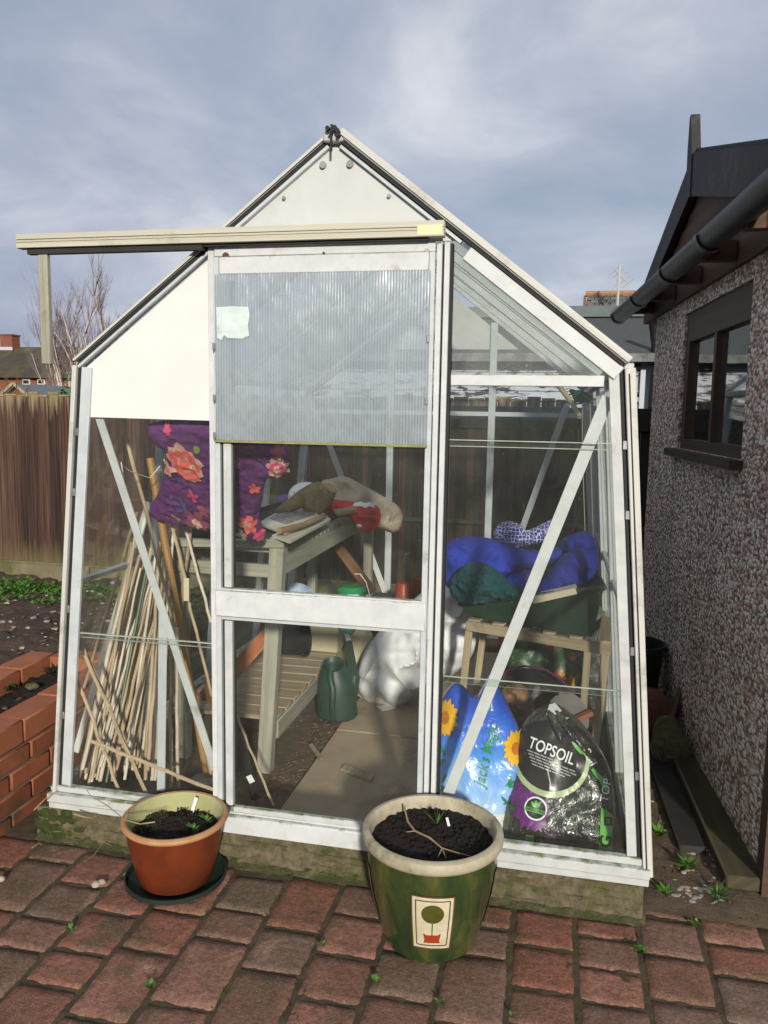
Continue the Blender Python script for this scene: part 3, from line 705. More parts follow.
# corner posts: outer strip, dark gap, inner bar
for s in (-1, 1):
    f = lambda z, d, y: (s*(sx(z)-d), y, z)
    dt, wt, dg, wg, di, wi = ((-.016, .028, .004, .012, .026, .028) if s > 0 else (.028, .014, .0405, .010, .063, .034))
    mb = MB(); mb.bar(f(.125, dt, -.004), f(1.555, dt, -.004), wt, .03, (0, 1, 0), .002); mb.build('corner_trim', M['capwhite'], GH)
    if s > 0:
        mb = MB(); mb.bar(f(.14, dt+.003, -.0205), f(1.54, dt+.003, -.0205), .003, .003, (0, 1, 0)); mb.build('trim_groove', M['rubber'], GH)
    mb = MB(); mb.bar(f(.153, dg, .006), f(1.56, dg, .006), wg, .022, (0, 1, 0)); mb.build('rubber_seal', M['rubber'], GH)
    mb = MB(); mb.bar(f(.1755, di, .0), f(1.55, di, .0), wi, .012, (0, 1, 0), .0015); mb.build('corner_post', M['alu' if s > 0 else 'alugrey'], GH)
    for z in (.42, .78, 1.16, 1.35):
        mb = MB(); mb.box((s*(sx(z)-dg)-.006, -.012, z-.012), (s*(sx(z)-dg)+.006, -.0055, z+.012), .001); mb.build('glazing_clip', M['steel'], GH)
    mb = MB(); mb.bar((s*.945, GD, .153), (s*.815, GD, 1.58), .045, .035, (0, 1, 0), .002); mb.build('corner_post', M['alugrey'], GH)
# gable rakes, front
for s in (-1, 1):
    e = V((.836 if s > 0 else -.803, 0, 1.562)); r = V((.010*s+.022, 0, 2.186)); d = (r-e).normalized(); nn = V((-d.z, 0, d.x))*(1 if s < 0 else -1)
    if nn.z < 0: nn = -nn
    up = nn; kc = .024 if s > 0 else .013; kg = .009 if s > 0 else .011; ki = .040 if s > 0 else .010
    mb = MB(); mb.bar(e+nn*(kc/2+.002), r+nn*(kc/2+.002), .05 if s > 0 else .032, kc, up, .003); cp_ = mb.build('rake_cap', M['capwhite'], GH)
    mb = MB(); mb.bar(e+nn*(kc*.3)+V((0, -.0262 if s > 0 else -.0172, 0)), r+nn*(kc*.3)+V((0, -.0262 if s > 0 else -.0172, 0)), .002, .0016, up); mb.build('cap_groove', M['rubber'], cp_)
    mb = MB(); mb.bar(e-nn*(kg/2-.0015)+d*.01, r-nn*(kg/2-.0015), .036 if s > 0 else .018, kg, up); mb.build('rubber_seal', M['rubber'], GH)
    q_ = e.lerp(r, .52) if s > 0 else r-d*.02
    mb = MB(); mb.bar(e-nn*(kg+ki/2-.001), q_-nn*(kg+ki/2-.001), .026, ki, up, .002); mb.build('rake_bar', M['aluclean' if s > 0 else 'alugrey'], GH)
    if s > 0:
        mb = MB(); mb.bar(q_+d*.03-nn*(kg+.006), r-d*.02-nn*(kg+.006), .020, .011, up, .001); mb.build('rake_bar', M['alugrey'], GH)
    mb = MB(); mb.bar(e+V((0, GD, 0)), r+V((0, GD, 0)), .035, .045, up, .002); mb.build('rake_bar', M['alugrey'], GH)
    for k in (1, 2, 3):
        y = GD*k/4; mb = MB(); mb.bar(e+V((0, y, -.012)), r+V((0, y, -.012)), .022, .035, up, .002); mb.build('roof_bar', M['alugrey'], GH)
        mb = MB(); mb.bar((s*.935, y, .153), (s*.828, y, 1.56), .022, .03, (1, 0, 0), .002); mb.build('side_bar', M['alugrey'], GH)
    mb = MB(); mb.box((min(s*.80, s*(.86 if s > 0 else .825)), .03, 1.545), (max(s*.80, s*(.86 if s > 0 else .825)), GD+.02, 1.572), .003); mb.build('eave_gutter', M['alu'], GH)
    for k in range(4):
        y = GD*(k+.5)/4; mb = MB(); mb.box((s*.885-.012, y-.28, .84), (s*.885+.012, y+.28, .855)); mb.build('side_rail', M['alugrey'], GH)
mb = MB(); mb.box((-.008, -.024, 2.170), (.052, GD+.02, 2.203), .004); mb.build('ridge_bar', M['alu'], GH)
for i, (dx, dz) in enumerate(((-.010, .008), (.010, .009), (.018, .000), (-.002, -.004), (.020, -.010))):
    mb = MB(); mb.tube([(dx+.020, -.042, 2.192+dz), (dx+.020, -.0245, 2.192+dz)], .0068 if i < 3 else .0055, 6); mb.build('ridge_bolt', M['rubber'], GH)
mb = MB(); mb.bar((.021, -.037, 2.14), (.021, -.037, 2.21), .005, .006, (0, 1, 0)); mb.build('ridge_pin', M['rubber'], GH)
# frame members of the front
bars('door_post', [((-.347, -.004, .167), (-.347, -.004, 1.902), .019, .03, (0, 1, 0))], 'aluclean')
for (x_, y_, w_, m_) in ((.3265, -.006, .015, 'aluclean'), (.3475, -.004, .015, 'aluclean'), (.3375, .004, .006, 'rubber'), (.3595, .006, .008, 'rubber')):
    bars('door_post' if m_ == 'aluclean' else 'rubber_seal', [((x_, y_, .167), (x_, y_, 1.892), w_, .03 if m_ == 'aluclean' else .02, (0, 1, 0))], m_)
bars('cross_bar', [((.366, -.002, 1.520), (.781, -.002, 1.520), .022, .030, (0, 0, 1))], 'aluclean')
mb = MB(); mb.bar(PY(608, 397, .022), PY(447, 797, .022), .034, .006, (0, 1, 0), .001); mb.build('diagonal_brace', M['aluclean'], GH)
mb = MB(); mb.bar(PY(99, 417, .022), PY(215, 770, .022), .026, .006, (0, 1, 0), .001); mb.build('diagonal_brace', M['alu'], GH)
for (a, c) in (((567, 405), (500, 590)), ((326, 436), (388, 600))):
    mb = MB(); mb.bar(PY(*a, GD-.03), PY(*c, GD-.03), .035, .006, (0, 1, 0), .001); mb.build('diagonal_brace', M['aluclean' if c[0] < 400 else 'alugrey'], GH)
for x in (-.31, .29):
    mb = MB(); mb.bar((x, GD-.005, .153), (x, GD-.005, 1.95), .04, .02, (0, 1, 0), .002); mb.build('rear_bar', M['alugrey'], GH)
mb = MB(); mb.bar((-.8, GD-.004, 1.43), (.8, GD-.004, 1.43), .02, .025); mb.build('rear_rail', M['alugrey'], GH)
mb = MB(); mb.prism([(-.40, GD+.004, 1.80), (.43, GD+.004, 1.80), (.008, GD+.004, 2.14)], (0, .006, 0)); mb.build('gable_panel', M['gable'], GH)
# panels
top = lambda x, d: RZ(x)-d
mb = MB(); mb.prism([(-.790, .004, 1.397), (-.357, .004, 1.393), (-.357, .004, top(-.357, .032)), (-.776, .004, top(-.776, .032))], (0, .006, 0)); mb.build('solid_panel', M['panel'], GH)
mb = MB(); xg = 0
mb.prism([(-.335, .003, 1.900), (.372, .003, 1.900), (.020, .003, 2.168)], (0, .006, 0)); gp = mb.build('gable_panel', M['gable'], GH)
for q in ((323, 165), (350, 164), (389, 196), (284, 198)):
    p = PY(*q, -.002); mb = MB(); mb.tube([p+V((0, .004, 0)), p+V((0, -.004, 0))], .0095 if q[1] < 190 else .005, 12); mb.build('bolt', M['steel'], gp)
# glass
def pane(pts, vec, m='glass', parent=None):
    mb = MB(); mb.prism(pts, vec, mi=1); return mb.build('glass_pane', [M[m], M['glassedge']], parent or GH, flat=True)
yq = .010
def front_strip(s, z0, z1, xi, dy):
    pane([(s*xi, yq+dy, z0), (s*(sx(z0)-(.012 if s > 0 else .05)), yq+dy, z0), (s*(sx(z1)-(.012 if s > 0 else .05)), yq+dy, z1), (s*xi, yq+dy, z1)], (0, .004, 0))
front_strip(1, .172, .655, .366, 0); front_strip(1, .640, 1.352, .366, -.0045); front_strip(1, 1.338, 1.53, .366, 0)
front_strip(-1, .172, .700, .358, 0); front_strip(-1, .684, 1.3985, .358, -.0045)
pane([(.366, yq, 1.532), (.80, yq, 1.532), (.80, yq, top(.80, .03)), (.366, yq, top(.366, .05))], (0, .004, 0), 'glareglass')
for (x0, x1, z) in ((.366, sx(1.345)-.045, 1.352), (.366, sx(1.345)-.045, 1.334), (.366, sx(.65)-.045, .655), (-sx(.69)+.085, -.358, .700), (-sx(.69)+.085, -.358, .682)):   # pale lapping strips where panes overlap
    mb = MB(); mb.box((x0, -.002 if z in (1.352, .700) else .0125, z), (x1, .004 if z in (1.352, .700) else .0165, z+.0024)); mb.build('lap_strip', M['glassedge'], GH)
for s in (-1, 1):
    for k in range(4):
        y0, y1 = GD*k/4+.014, GD*(k+1)/4-.014
        o_ = .032 if s < 0 else .016
        pane([(s*(sx(.155)-o_), y0, .155), (s*(sx(.155)-o_), y1, .155), (s*(sx(.86)-o_), y1, .86), (s*(sx(.86)-o_), y0, .86)], (s*.004, 0, 0))
        pane([(s*(sx(.845)-o_+.006), y0, .845), (s*(sx(.845)-o_+.006), y1, .845), (s*(sx(1.54)-o_+.006), y1, 1.54), (s*(sx(1.54)-o_+.006), y0, 1.54)], (s*.004, 0, 0))
        e = V((.836 if s > 0 else -.803, 0, 1.572)); r = V((.010*s+.022, 0, 2.196))
        pane([e+V((0, y0, 0)), e+V((0, y1, 0)), r+V((0, y1, -.01)), r+V((0, y0, -.01))], (0, 0, .004), 'roofglass')
for (x0, x1) in ((-.9, -.33), (-.29, .27), (.31, .9)):
    f = lambda x, z: max(-sx(z)+.02, min(sx(z)-.02, x))
    pane([(f(x0, .16), GD-.004, .16), (f(x1, .16), GD-.004, .16), (f(x1, 1.5), GD-.004, 1.5), (f(x0, 1.5), GD-.004, 1.5)], (0, .004, 0))
# sliding door
dr = MB()
dr.box((-.3345, -.030, .169), (-.318, -.014, 1.866), .0015); dr.box((-.318, -.026, .789), (.300, -.0165, .799), 0)
dr.box((.300, -.030, .169), (.3165, -.014, 1.866), .0015)
DOOR = dr.build('door', M['alugrey'], GH)
mb = MB(); mb.box((-.309, -.028, .189), (-.284, -.012, .786), .002); mb.build('inner_stile', M['alu'], DOOR)
mb = MB(); mb.box((-.309, -.028, .89), (-.284, -.012, 1.8), .002); mb.build('inner_stile', M['alu'], DOOR)
mb = MB(); mb.box((-.3165, -.031, 1.8165), (.299, -.013, 1.8655), .002); mb.build('top_rail', M['aluclean'], DOOR)
mb = MB(); mb.box((-.335, -.036, .800), (.314, -.011, .882), .003); mb.box((-.335, -.036, .8825), (.314, -.018, .888), .001); mb.build('middle_rail', M['aluclean'], DOOR)
mb = MB(); mb.box((-.283, -.0295, .170), (.2995, -.013, .188), .002); mb.build('bottom_rail', M['alu'], DOOR)
mb = MB(); mb.box((-.326, -.040, 1.338), (.306, -.0315, 1.8155)); po = mb.build('polycarbonate_sheet', M['poly'], DOOR)
mb = MB(); mb.box((-.329, -.042, 1.3305), (.307, -.0305, 1.3375), .001); mb.build('sheet_edge', mat('algae edge', (.30, .30, .14), (.20, .22, .07), scale=40, rough=.7), DOOR)
mb = MB(); o = V((0, -.0412, 0))
lp = [(-.321, 1.722), (-.27, 1.724), (-.222, 1.722), (-.218, 1.70), (-.223, 1.67), (-.220, 1.64), (-.24, 1.632), (-.285, 1.634), (-.297, 1.642), (-.305, 1.628), (-.318, 1.634)]
mb.prism([(x, -.0408, z) for x, z in lp], (0, -.0008, 0)); mb.build('peeled_label', M['peeledlabel'], DOOR)
pane([(-.282, -.022, .19), (.2985, -.022, .19), (.2985, -.022, .799), (-.282, -.022, .799)], (0, .004, 0), 'glass', DOOR)
pane([(-.282, -.022, .889), (.2985, -.022, .889), (.2985, -.022, 1.42), (-.282, -.022, 1.42)], (0, .004, 0), 'glass', DOOR)
for (x_, w_) in ((-.3135, .007), (-.2815, .004)):
    mb = MB(); mb.bar((x_, -.010, .19), (x_, -.010, 1.8), w_, .012, (0, 1, 0)); mb.build('rubber_seal', M['rubber'], DOOR)
for x_, z in ((-.333, 1.34), (-.333, 1.45), (-.333, 1.60), (.300, 1.45), (.300, 1.62)):
    mb = MB(); mb.box((x_, -.045, z), (x_+.008, -.0405, z+.02), .001); mb.build('sheet_clip', M['steel'], DOOR)
mb = MB(); mb.box((-.3345, -.024, 1.8675), (.316, -.002, 1.8940), .002); hd = mb.build('door_header', M['aluclean'], GH)
for (q, m, r) in (((226, 256), 'rust', .010), ((427, 251), 'steel', .007), ((324, 253), 'rubber', .003)):
    p = PY(*q, -.0245); mb = MB(); mb.tube([p+V((0, .004, 0)), p+V((0, -.004, 0))], r, 12); mb.build('bolt', M[m], hd)
# track the door slides along, reaching out past the left corner
mb = MB()
for (z0, z1, y) in ((1.901, 1.914, -.058), (1.9138, 1.9182, -.0545), (1.9178, 1.9222, -.057), (1.9218, 1.9262, -.054), (1.9258, 1.942, -.058)):
    mb.box((-.960, y, z0), (.343, -.026, z1), .001, axis=(1, 0, 0))
TR = mb.build('door_track', M['cream'], GH)
mb = MB(); mb.box((-.93, -.048, 1.884), (-.36, -.027, 1.9005)); mb.box((-.3595, -.044, 1.8945), (.3, -.029, 1.9005)); mb.build('track_channel', M['darkwood'], TR)
mb = MB(); mb.box((.270, -.0592, 1.904), (.339, -.0582, 1.930)); mb.build('yellowed_label', M['yellow'], TR)
mb = MB(); mb.box((-.897, -.046, 1.556), (-.865, -.026, 1.8835), .003); mb.build('track_prop', M['greywood'], TR)

# ------------------------------------------------------------------ raised brick bed on the left
BED = thing('raised_bed', (-1.28, .0, 0), 'narrow raised bed of orange bricks with smooth coping, left of the greenhouse', 'raised bed')
mb = MB(); mo = MB()
def brick_face(x0, x1, y0, y1, z0, courses, along):
    for c in range(courses):
        z = z0+c*.072; y = y0-(.11 if c % 2 else 0)
        while y < y1:
            a, e = max(y, y0)+.004, min(y+.215, y1)-.004
            if e-a > .03:
                j = random.uniform(-.002, .002)
                if along == 'y': mb.box((x0, a, z), (x1+j, e, z+.062), .004, axis=(0, 1, 0))
                else: mb.box((a, x0, z), (e, x1+j, z+.062), .004, axis=(1, 0, 0))
            y += .22
brick_face(-1.205, -1.10, -1.1, .83, -.02, 4, 'y'); brick_face(-1.56, -1.455, -1.1, .83, -.02, 4, 'y'); brick_face(.725, .83, -1.45, -1.21, -.02, 4, 'x')
mo.box((-1.20, -1.09, -.03), (-1.107, .822, .268)); mo.box((-1.553, -1.09, -.03), (-1.462, .822, .268)); mo.box((-1.46, .732, -.03), (-1.202, .822, .266))
mo.build('mortar', M['mortar'], BED); mb.build('brick_wall', M['brick'], BED)
mb = MB()
for (x0, x1) in ((-1.212, -1.094), (-1.566, -1.448)):
    y = -1.1
    while y < .70:
        e = min(y+.232, .836); mb.box((x0, y+.002, .271), (x1, e-.002, .355+random.uniform(-.003, .003)), .005, axis=(0, 1, 0)); y += .234
for (x0, x1) in ((-1.446, -1.332), (-1.328, -1.214)): mb.box((x0, .72, .271), (x1, .836, .354), .005, axis=(1, 0, 0))
mb.build('coping', M['coping'], BED)
mb = MB(); mb.sheet(lambda u, v: ((x := -1.45+.24*u), (y := -1.09+1.82*v), .285+.02*fbm(x, y, 12)+.012*fbm(x, y, 40, 4)), 40, 200); mb.build('soil', M['potsoil'], BED)
mb = MB()
for (px, py, z, r) in ((32, 686, .30, .022), (20, 700, .29, .014), (5, 708, .29, .01)): mb.blob(PZ(px, py, z), r, px, .3, 2, (1.2, 1, .6))
tag(mb.build('soil_lumps', M['concrete']), kind='stuff')
mb = MB()
for i in range(60):
    p = V((-1.42+.03*random.random(), .66+.06*random.random(), .30)); mb.leaf(p, (random.uniform(-1, 1), random.uniform(-1, .3), random.uniform(.3, 1.4)), .012, random.uniform(.015, .04))
for i in range(40):
    p = V((-1.44+.02*random.random(), .42+.06*random.random(), .30)); mb.leaf(p, (random.uniform(-1, 1), random.uniform(-1, .3), random.uniform(.3, 1.4)), .012, random.uniform(.015, .035))
tag(mb.build('moss_tufts', M['moss']), kind='stuff')

# garden debris and weeds under the fence
mb = MB()
for i in range(520):
    x, y = random.uniform(-4.6, -1.6), random.uniform(.1, 3.2)
    z = .075+.035*fbm(x, y, 3.2)+.028*fbm(x, y, 9, 3)
    mb.blob((x, y, z+.004), random.choice((.006, .008, .010, .014, .02)), i, .35, 1, (1.2, 1, .6))
tag(mb.build('garden_stones', M['stone']), kind='stuff')
mb = MB()
for i in range(700):
    x, y = random.uniform(-4.6, -1.58), random.uniform(.1, 3.2); z = .085+.035*fbm(x, y, 3.2)+.028*fbm(x, y, 9, 3)
    a = random.random()*6.3; mb.leaf((x, y, z), (math.cos(a), math.sin(a), .15), random.uniform(.012, .03), random.uniform(.02, .06))
tag(mb.build('leaf_litter', M['litter']), kind='stuff')
mb = MB()
for i in range(1900):
    x = random.uniform(-4.6, -1.0); y = 3.06-abs(random.gauss(0, .25))
    if fbm(x, y, 2.6, 11) < -.12 and y < 2.95: continue
    z = .075+.035*fbm(x, y, 3.2); a = random.random()*6.3
    for k in range(2):
        a += 1.9; mb.leaf((x, y, z+random.random()*.02), (math.cos(a), math.sin(a), random.uniform(.2, .8)), random.uniform(.018, .038), random.uniform(.03, .06))
tag(mb.build('weeds', M['leaf']), kind='stuff')

# ------------------------------------------------------------------ fences
FY = 3.35
FE = thing('wooden_fence', (-3.0, FY, 0), 'red brown stained vertical board fence with a bleached mossy top, over a low gravel board', 'fence')
x = -6.6
while x < -1.0:
    mb = MB(); cp = MB(); xe = x+1.83; q = x
    while q < xe-.02:
        w = random.uniform(.085, .115); w = min(w, xe-q); t = 1.515+random.uniform(-.012, .012)+.004*(q+3)
        f = [(q, FY-.020, .19), (q+w-.005, FY-.004, .19), (q+w-.005, FY+.012, .19), (q, FY+.012, .19)]
        mb.hexa([V(p) for p in f]+[V((p[0], p[1], t)) for p in f], (0, 0, 1), .002)
        cp.box((q+.001, FY-.014, t+.0005), (q+w-.004, FY+.010, t+.012+random.random()*.012), .002, axis=(0, 0, 1))
        q += w
    mb.build('board_panel', M['fence'], FE); cp.build('bleached_top', M['fencecap'], FE)
    mb = MB(); mb.box((x+.05, FY-.03, .01), (xe-.05, FY+.02, .178), .004); mb.box((x+.05, FY-.036, .179), (xe-.05, FY+.02, .194), .003); mb.build('gravel_board', M['gravelboard'], FE)
    mb = MB(); mb.box((x-.045, FY-.045, -.05), (x+.045, FY+.03, .19), .004); mb.build('post_foot', M['gravelboard'], FE)
    x += 1.83
DF = thing('dark_fence', (.4, FY, 0), 'fence coloured almost black for the shed shadow behind the greenhouse, seen through its glass', 'fence')
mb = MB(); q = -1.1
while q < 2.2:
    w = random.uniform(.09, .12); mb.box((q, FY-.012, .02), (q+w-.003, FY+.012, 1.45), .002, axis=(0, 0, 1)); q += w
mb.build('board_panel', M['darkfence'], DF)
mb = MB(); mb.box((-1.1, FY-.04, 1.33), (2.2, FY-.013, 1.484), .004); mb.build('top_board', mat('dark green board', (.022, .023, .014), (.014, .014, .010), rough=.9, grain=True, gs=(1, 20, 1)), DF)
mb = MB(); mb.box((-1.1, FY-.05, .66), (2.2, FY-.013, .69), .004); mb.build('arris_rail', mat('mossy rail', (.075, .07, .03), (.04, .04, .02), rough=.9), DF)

# ------------------------------------------------------------------ white outbuilding behind the fence
OB = thing('white_outbuilding', (.6, 4.6, 0), 'long white outbuilding with peeling painted boards and a grey felt roof, behind the greenhouse', 'outbuilding')
mb = MB(); mb.box((-1.6, 4.6, -.05), (2.9, 6.9, 1.93)); mb.build('wall', M['peel'], OB)
mb = MB()
for k in range(12): mb.box((-1.6, 4.585, .08+.155*k), (2.9, 4.5995, .08+.155*k+.012))
mb.box((-1.6, 4.57, 1.55), (2.9, 4.5995, 1.585)); mb.build('board_laps', M['peel'], OB)
mb = MB(); mb.box((1.305, 4.56, .3), (1.42, 4.5995, 1.90), .003); mb.build('corner_board', M['peeltrim'], OB)
mb = MB(); mb.prism([(-1.7, 4.42, 1.915), (-1.7, 5.75, 2.40), (-1.7, 7.1, 1.915), (-1.7, 7.1, 1.88), (-1.7, 4.42, 1.88)], (4.7, 0, 0)); rf = mb.build('roof', M['felt'], OB)
mb = MB(); mb.prism([(-1.72, 5.55, 2.345), (-1.72, 5.75, 2.47), (-1.72, 5.95, 2.345)], (4.74, 0, 0)); mb.build('ridge_cap', M['felt2'], rf)
mb = MB(); mb.box((-1.7, 4.40, 1.86), (3.0, 4.418, 1.925)); mb.build('fascia', mat('blistered fascia', (.20, .21, .21), (.05, .05, .05), scale=9, rough=.8), OB)
for (px, lab) in ((504, 'left one of two small dark shapes added for reflections at the white wall'), (513, 'right one of two small dark shapes added for reflections at the white wall')):
    p = PY(px, 362, 4.55); t = MB(); t.lathe([(.030, -.05), (.030, .03), (.042, .035), (.040, .06), (.018, .085), (0, .09)], p, 14)
    tag(t.build('reflection_shape', M['blackplastic']), lab, 'reflection', 'vent shapes on the outbuilding')  # black shapes added for dark reflections, no real fittings on the wall
mb = MB(); a = PY(652, 318, 4.4); c = PY(655, 345, 4.5)
mb.tube([a, a+V((.01, .02, -.05)), c, V((c.x, c.y, .1))], .03, 10); tag(mb.build('drainpipe', M['gutter']), 'thin dark drainpipe bending down beside the end of the white outbuilding', 'drainpipe')

# far house with slate roof and aerial
SH = thing('slate_roofed_house', (6, 31, 0), 'far house showing only a grey slate roof with orange ridge tiles', 'house')
mb = MB(); mb.box((1.9, 30.6, -1), (12, 37, 4.6)); mb.build('wall', M['redbrick'], SH)
mb = MB()
def tiles(mb, p0, ux, uv, nx, ny, n):
    for j in range(ny):
        for i in range(nx):
            o = (j % 2)*.5; a0, a1 = (i+o)/nx, min((i+o+1)/nx, 1.0)
            if a0 >= 1: continue
            a, c = p0+ux*a0+uv*(j/ny)+n*.02, p0+ux*(a1-.004)+uv*(j/ny)+n*.02
            e, f = p0+ux*(a1-.004)+uv*((j+1.15)/ny), p0+ux*a0+uv*((j+1.15)/ny)
            mb._uv([mb.bm.faces.new([mb.bm.verts.new(z) for z in (a, c, e, f)])], ux)
tiles(mb, V((1.66, 30, 4.4)), V((10.5, 0, 0)), V((0, 2.4, 2.0)), 34, 14, V((0, -.64, .77)))
mb.prism([(1.66, 30.05, 4.36), (1.66, 32.4, 6.36), (1.66, 37.6, 4.36)], (10.5, 0, 0)); rf = mb.build('roof', M['slate'], SH, flat=True)
mb = MB()
for i in range(22): mb.tube([(1.6+.48*i, 32.42, 6.42), (1.6+.48*i+.465, 32.42, 6.42)], .12, 8)
mb.build('ridge_tiles', M['ridge'], rf)
mb = MB(); mb.prism([(1.62, 30.0, 4.3), (1.62, 32.42, 6.36), (1.62, 32.42, 5.9), (1.62, 30.5, 4.3)], (-.10, 0, 0)); mb.build('verge', M['redbrick'], rf)
mb = MB(); p0 = V((2.75, 30.4, 4.9)); mb.tube([p0, p0+V((0, 0, 2.3))], .05, 6)
a, c = PY(612, 291, 30.4), PY(624, 271, 30.4); mb.tube([a, c], .03, 5); a2, c2 = PY(615, 270, 30.4), PY(628, 283, 30.4); mb.tube([a2, c2], .03, 5)
for k in range(5):
    m = a2.lerp(c2, k/4); mb.tube([m-V((.18, 0, .16)), m+V((.18, 0, .16))], .02, 4)
tag(mb.build('roof_aerial', M['aerial']), 'pale television aerial with crossed rods standing against the slate roof', 'aerial')

# far left: bungalow, garden shed, birch, bushes
BU = thing('distant_house', (-28, 41, 0), 'distant house with a mossy dark roof, red chimney and small white windows at far left', 'house')
gx0, gx1 = PY(-70, 380, 40).x, PY(66, 380, 40).x
ez = PY(30, 376, 40).z; rz = PY(30, 347, 44).z
mb = MB(); mb.box((gx0, 40.4, -2), (gx1, 48, ez)); wl = mb.build('wall', M['redbrick'], BU)
mb = MB(); mb.prism([(gx0-.3, 40, ez-.1), (gx0-.3, 44, rz), (gx0-.3, 48.3, ez-.1)], (gx1-gx0+.4, 0, 0)); rf = mb.build('roof', M['mossroof'], BU)
mb = MB(); c = PY(10, 338, 43.8); mb.box((c.x-.42, 43.4, rz-.6), (c.x+.42, 44.2, rz+.68)); mb.box((c.x-.48, 43.35, rz+.681), (c.x+.48, 44.25, rz+.76)); ch = mb.build('chimney', M['redbrick'], rf)
mb = MB(); mb.box((c.x-.47, 43.34, rz-.25), (c.x+.47, 43.395, rz-.05)); mb.build('flashing', M['peeltrim'], ch)
for px in (26, 41):
    p = PY(px, 381, 40.3); mb = MB(); mb.box((p.x-.24, 40.3, p.z-.2), (p.x+.24, 40.39, p.z+.14)); w = mb.build('window', M['white'], BU)
    mb = MB(); mb.box((p.x-.18, 40.27, p.z-.15), (p.x+.18, 40.299, p.z+.05)); mb.build('pane', M['indark'], w)
GS = thing('garden_shed', (-8.9, 11.5, 0), 'small brick shed with a blue grey slate roof just above the left fence', 'shed')
x0, x1, xr = PY(3, 394, 11).x, PY(33, 394, 11).x, PY(58, 394, 12).x
zt = PY(17, 384, 11).z; zb = PY(17, 397, 11).z
mb = MB(); mb.prism([(x0, 11, -.1), (x1, 11, -.1), (x1, 11, zb), ((x0+x1)/2, 11, zt-.02), (x0, 11, zb)], (.35, 2.2, 0)); mb.build('wall', M['redbrick'], GS)
mb = MB(); xm = (x0+x1)/2
for s, xe in ((-1, x0-.05), (1, x1+.05)):
    mb.prism([(xm, 10.9, zt), (xe, 10.9, zb-.03), (xe, 10.9, zb-.08), (xm, 10.9, zt-.05)], (.5, 2.4, 0))
mb.build('roof', mat('blue slate', (.13, .16, .18), (.10, .12, .14), scale=4, rough=.7), GS)
mb = MB()
for xe in (x0-.06, x1+.06): mb.bar((xm, 10.87, zt+.01), (xe, 10.87, zb-.04), .03, .05, (0, 0, 1))
mb.build('verge_board', M['palewood'], GS)
def branch(tw, tr, p, d, ln, r, dep, maxd, spread, droop=0):
    n = 4; pts = [p]; q = V(p); dd = V(d).normalized()
    for i in range(n):
        dd = (dd+V((random.gauss(0, .10), random.gauss(0, .10), random.gauss(0, .06)+.03-droop*dep))).normalized(); q = q+dd*ln/n; pts.append(q)
    (tr if dep < 2 else tw).tube(pts, [r*(1-.65*i/n) for i in range(n+1)], 6 if dep < 2 else 3)
    if dep >= maxd: return
    k = random.randint(4, 6) if dep else 7
    for i in range(k):
        t = random.uniform(.25, 1); s = pts[min(n, int(t*n))]
        a = random.random()*6.283; pp, qq = perp(dd); nd = (dd+V((0, 0, .25))+(pp*math.cos(a)+qq*math.sin(a))*spread*random.uniform(.6, 1.2)).normalized()
        branch(tw, tr, s, nd, ln*random.uniform(.42, .62), r*.42, dep+1, maxd, spread, droop)
BT = thing('birch_tree', (-9.6, 15, 0), 'bare silver birch with white stems and fine purple brown twigs, beyond the left fence', 'tree')
tr, tw = MB(), MB()
for (a, c, r) in (((80, 395), (88, 285), .085), ((88, 392), (100, 305), .075), ((64, 395), (50, 330), .05), ((92, 398), (62, 345), .055), ((70, 398), (78, 300), .06)):
    p, q = PY(*a, 15), PY(*c, 15); p = V((p.x, p.y, 0)); branch(tw, tr, p, q-p, (q-p).length*.80, r*.8, 0, 4, .30, .0)
tr.build('trunk', M['birch'], BT); tw.build('crown', M['birchtwig'], BT)
for (px, top_, dpt, h_, lab) in ((-6, 330, 9, 2.3, 'bare olive twiggy bush at the left edge, before the distant house'), (12, 385, 7.5, 1.95, 'low bare bush of yellowish twigs between the fence and the mossy roofed house')):
    bu = thing('bare_bush', (PY(px, 390, dpt).x, dpt, 0), lab, 'bush'); tr, tw = MB(), MB()
    for k in range(6):
        p = V((PY(px, 390, dpt).x+random.uniform(-.3, .3), dpt+random.uniform(-.3, .3), 0)); branch(tw, tr, p, (random.uniform(-.3, .3), random.uniform(-.2, .2), 1), h_*.62, .022, 0, 3, .5)
    tr.build('trunk', M['olivetwig'], bu); tw.build('crown', M['olivetwig'], bu)
iv = thing('evergreen_shrub', (-6.2, 8.6, 0), 'bright green leafy shrub between the left fence top and the greenhouse corner', 'shrub')
mb = MB(); c0 = PY(72, 392, 8.6)
for i in range(1500):
    v = V((random.gauss(0, 1), random.gauss(0, 1), random.gauss(0, 1))).normalized()*random.random()**.4
    cl = 1+.35*noise.noise(v*2.4)
    p = V((c0.x+v.x*.36*cl, c0.y+v.y*.35, 1.2+v.z*.62*cl)); mb.leaf(p, (random.uniform(-1, 1), random.uniform(-1, 1), random.uniform(-.4, .8)), .05, .08)
mb.build('crown', M['leaf'], iv)
mb = MB()
for k in range(5): mb.tube([(c0.x+.05*k-.1, c0.y, 0), (c0.x+.09*k-.18, c0.y, 1.3)], [.025, .01], 5)
mb.build('trunk', M['olivetwig'], iv)

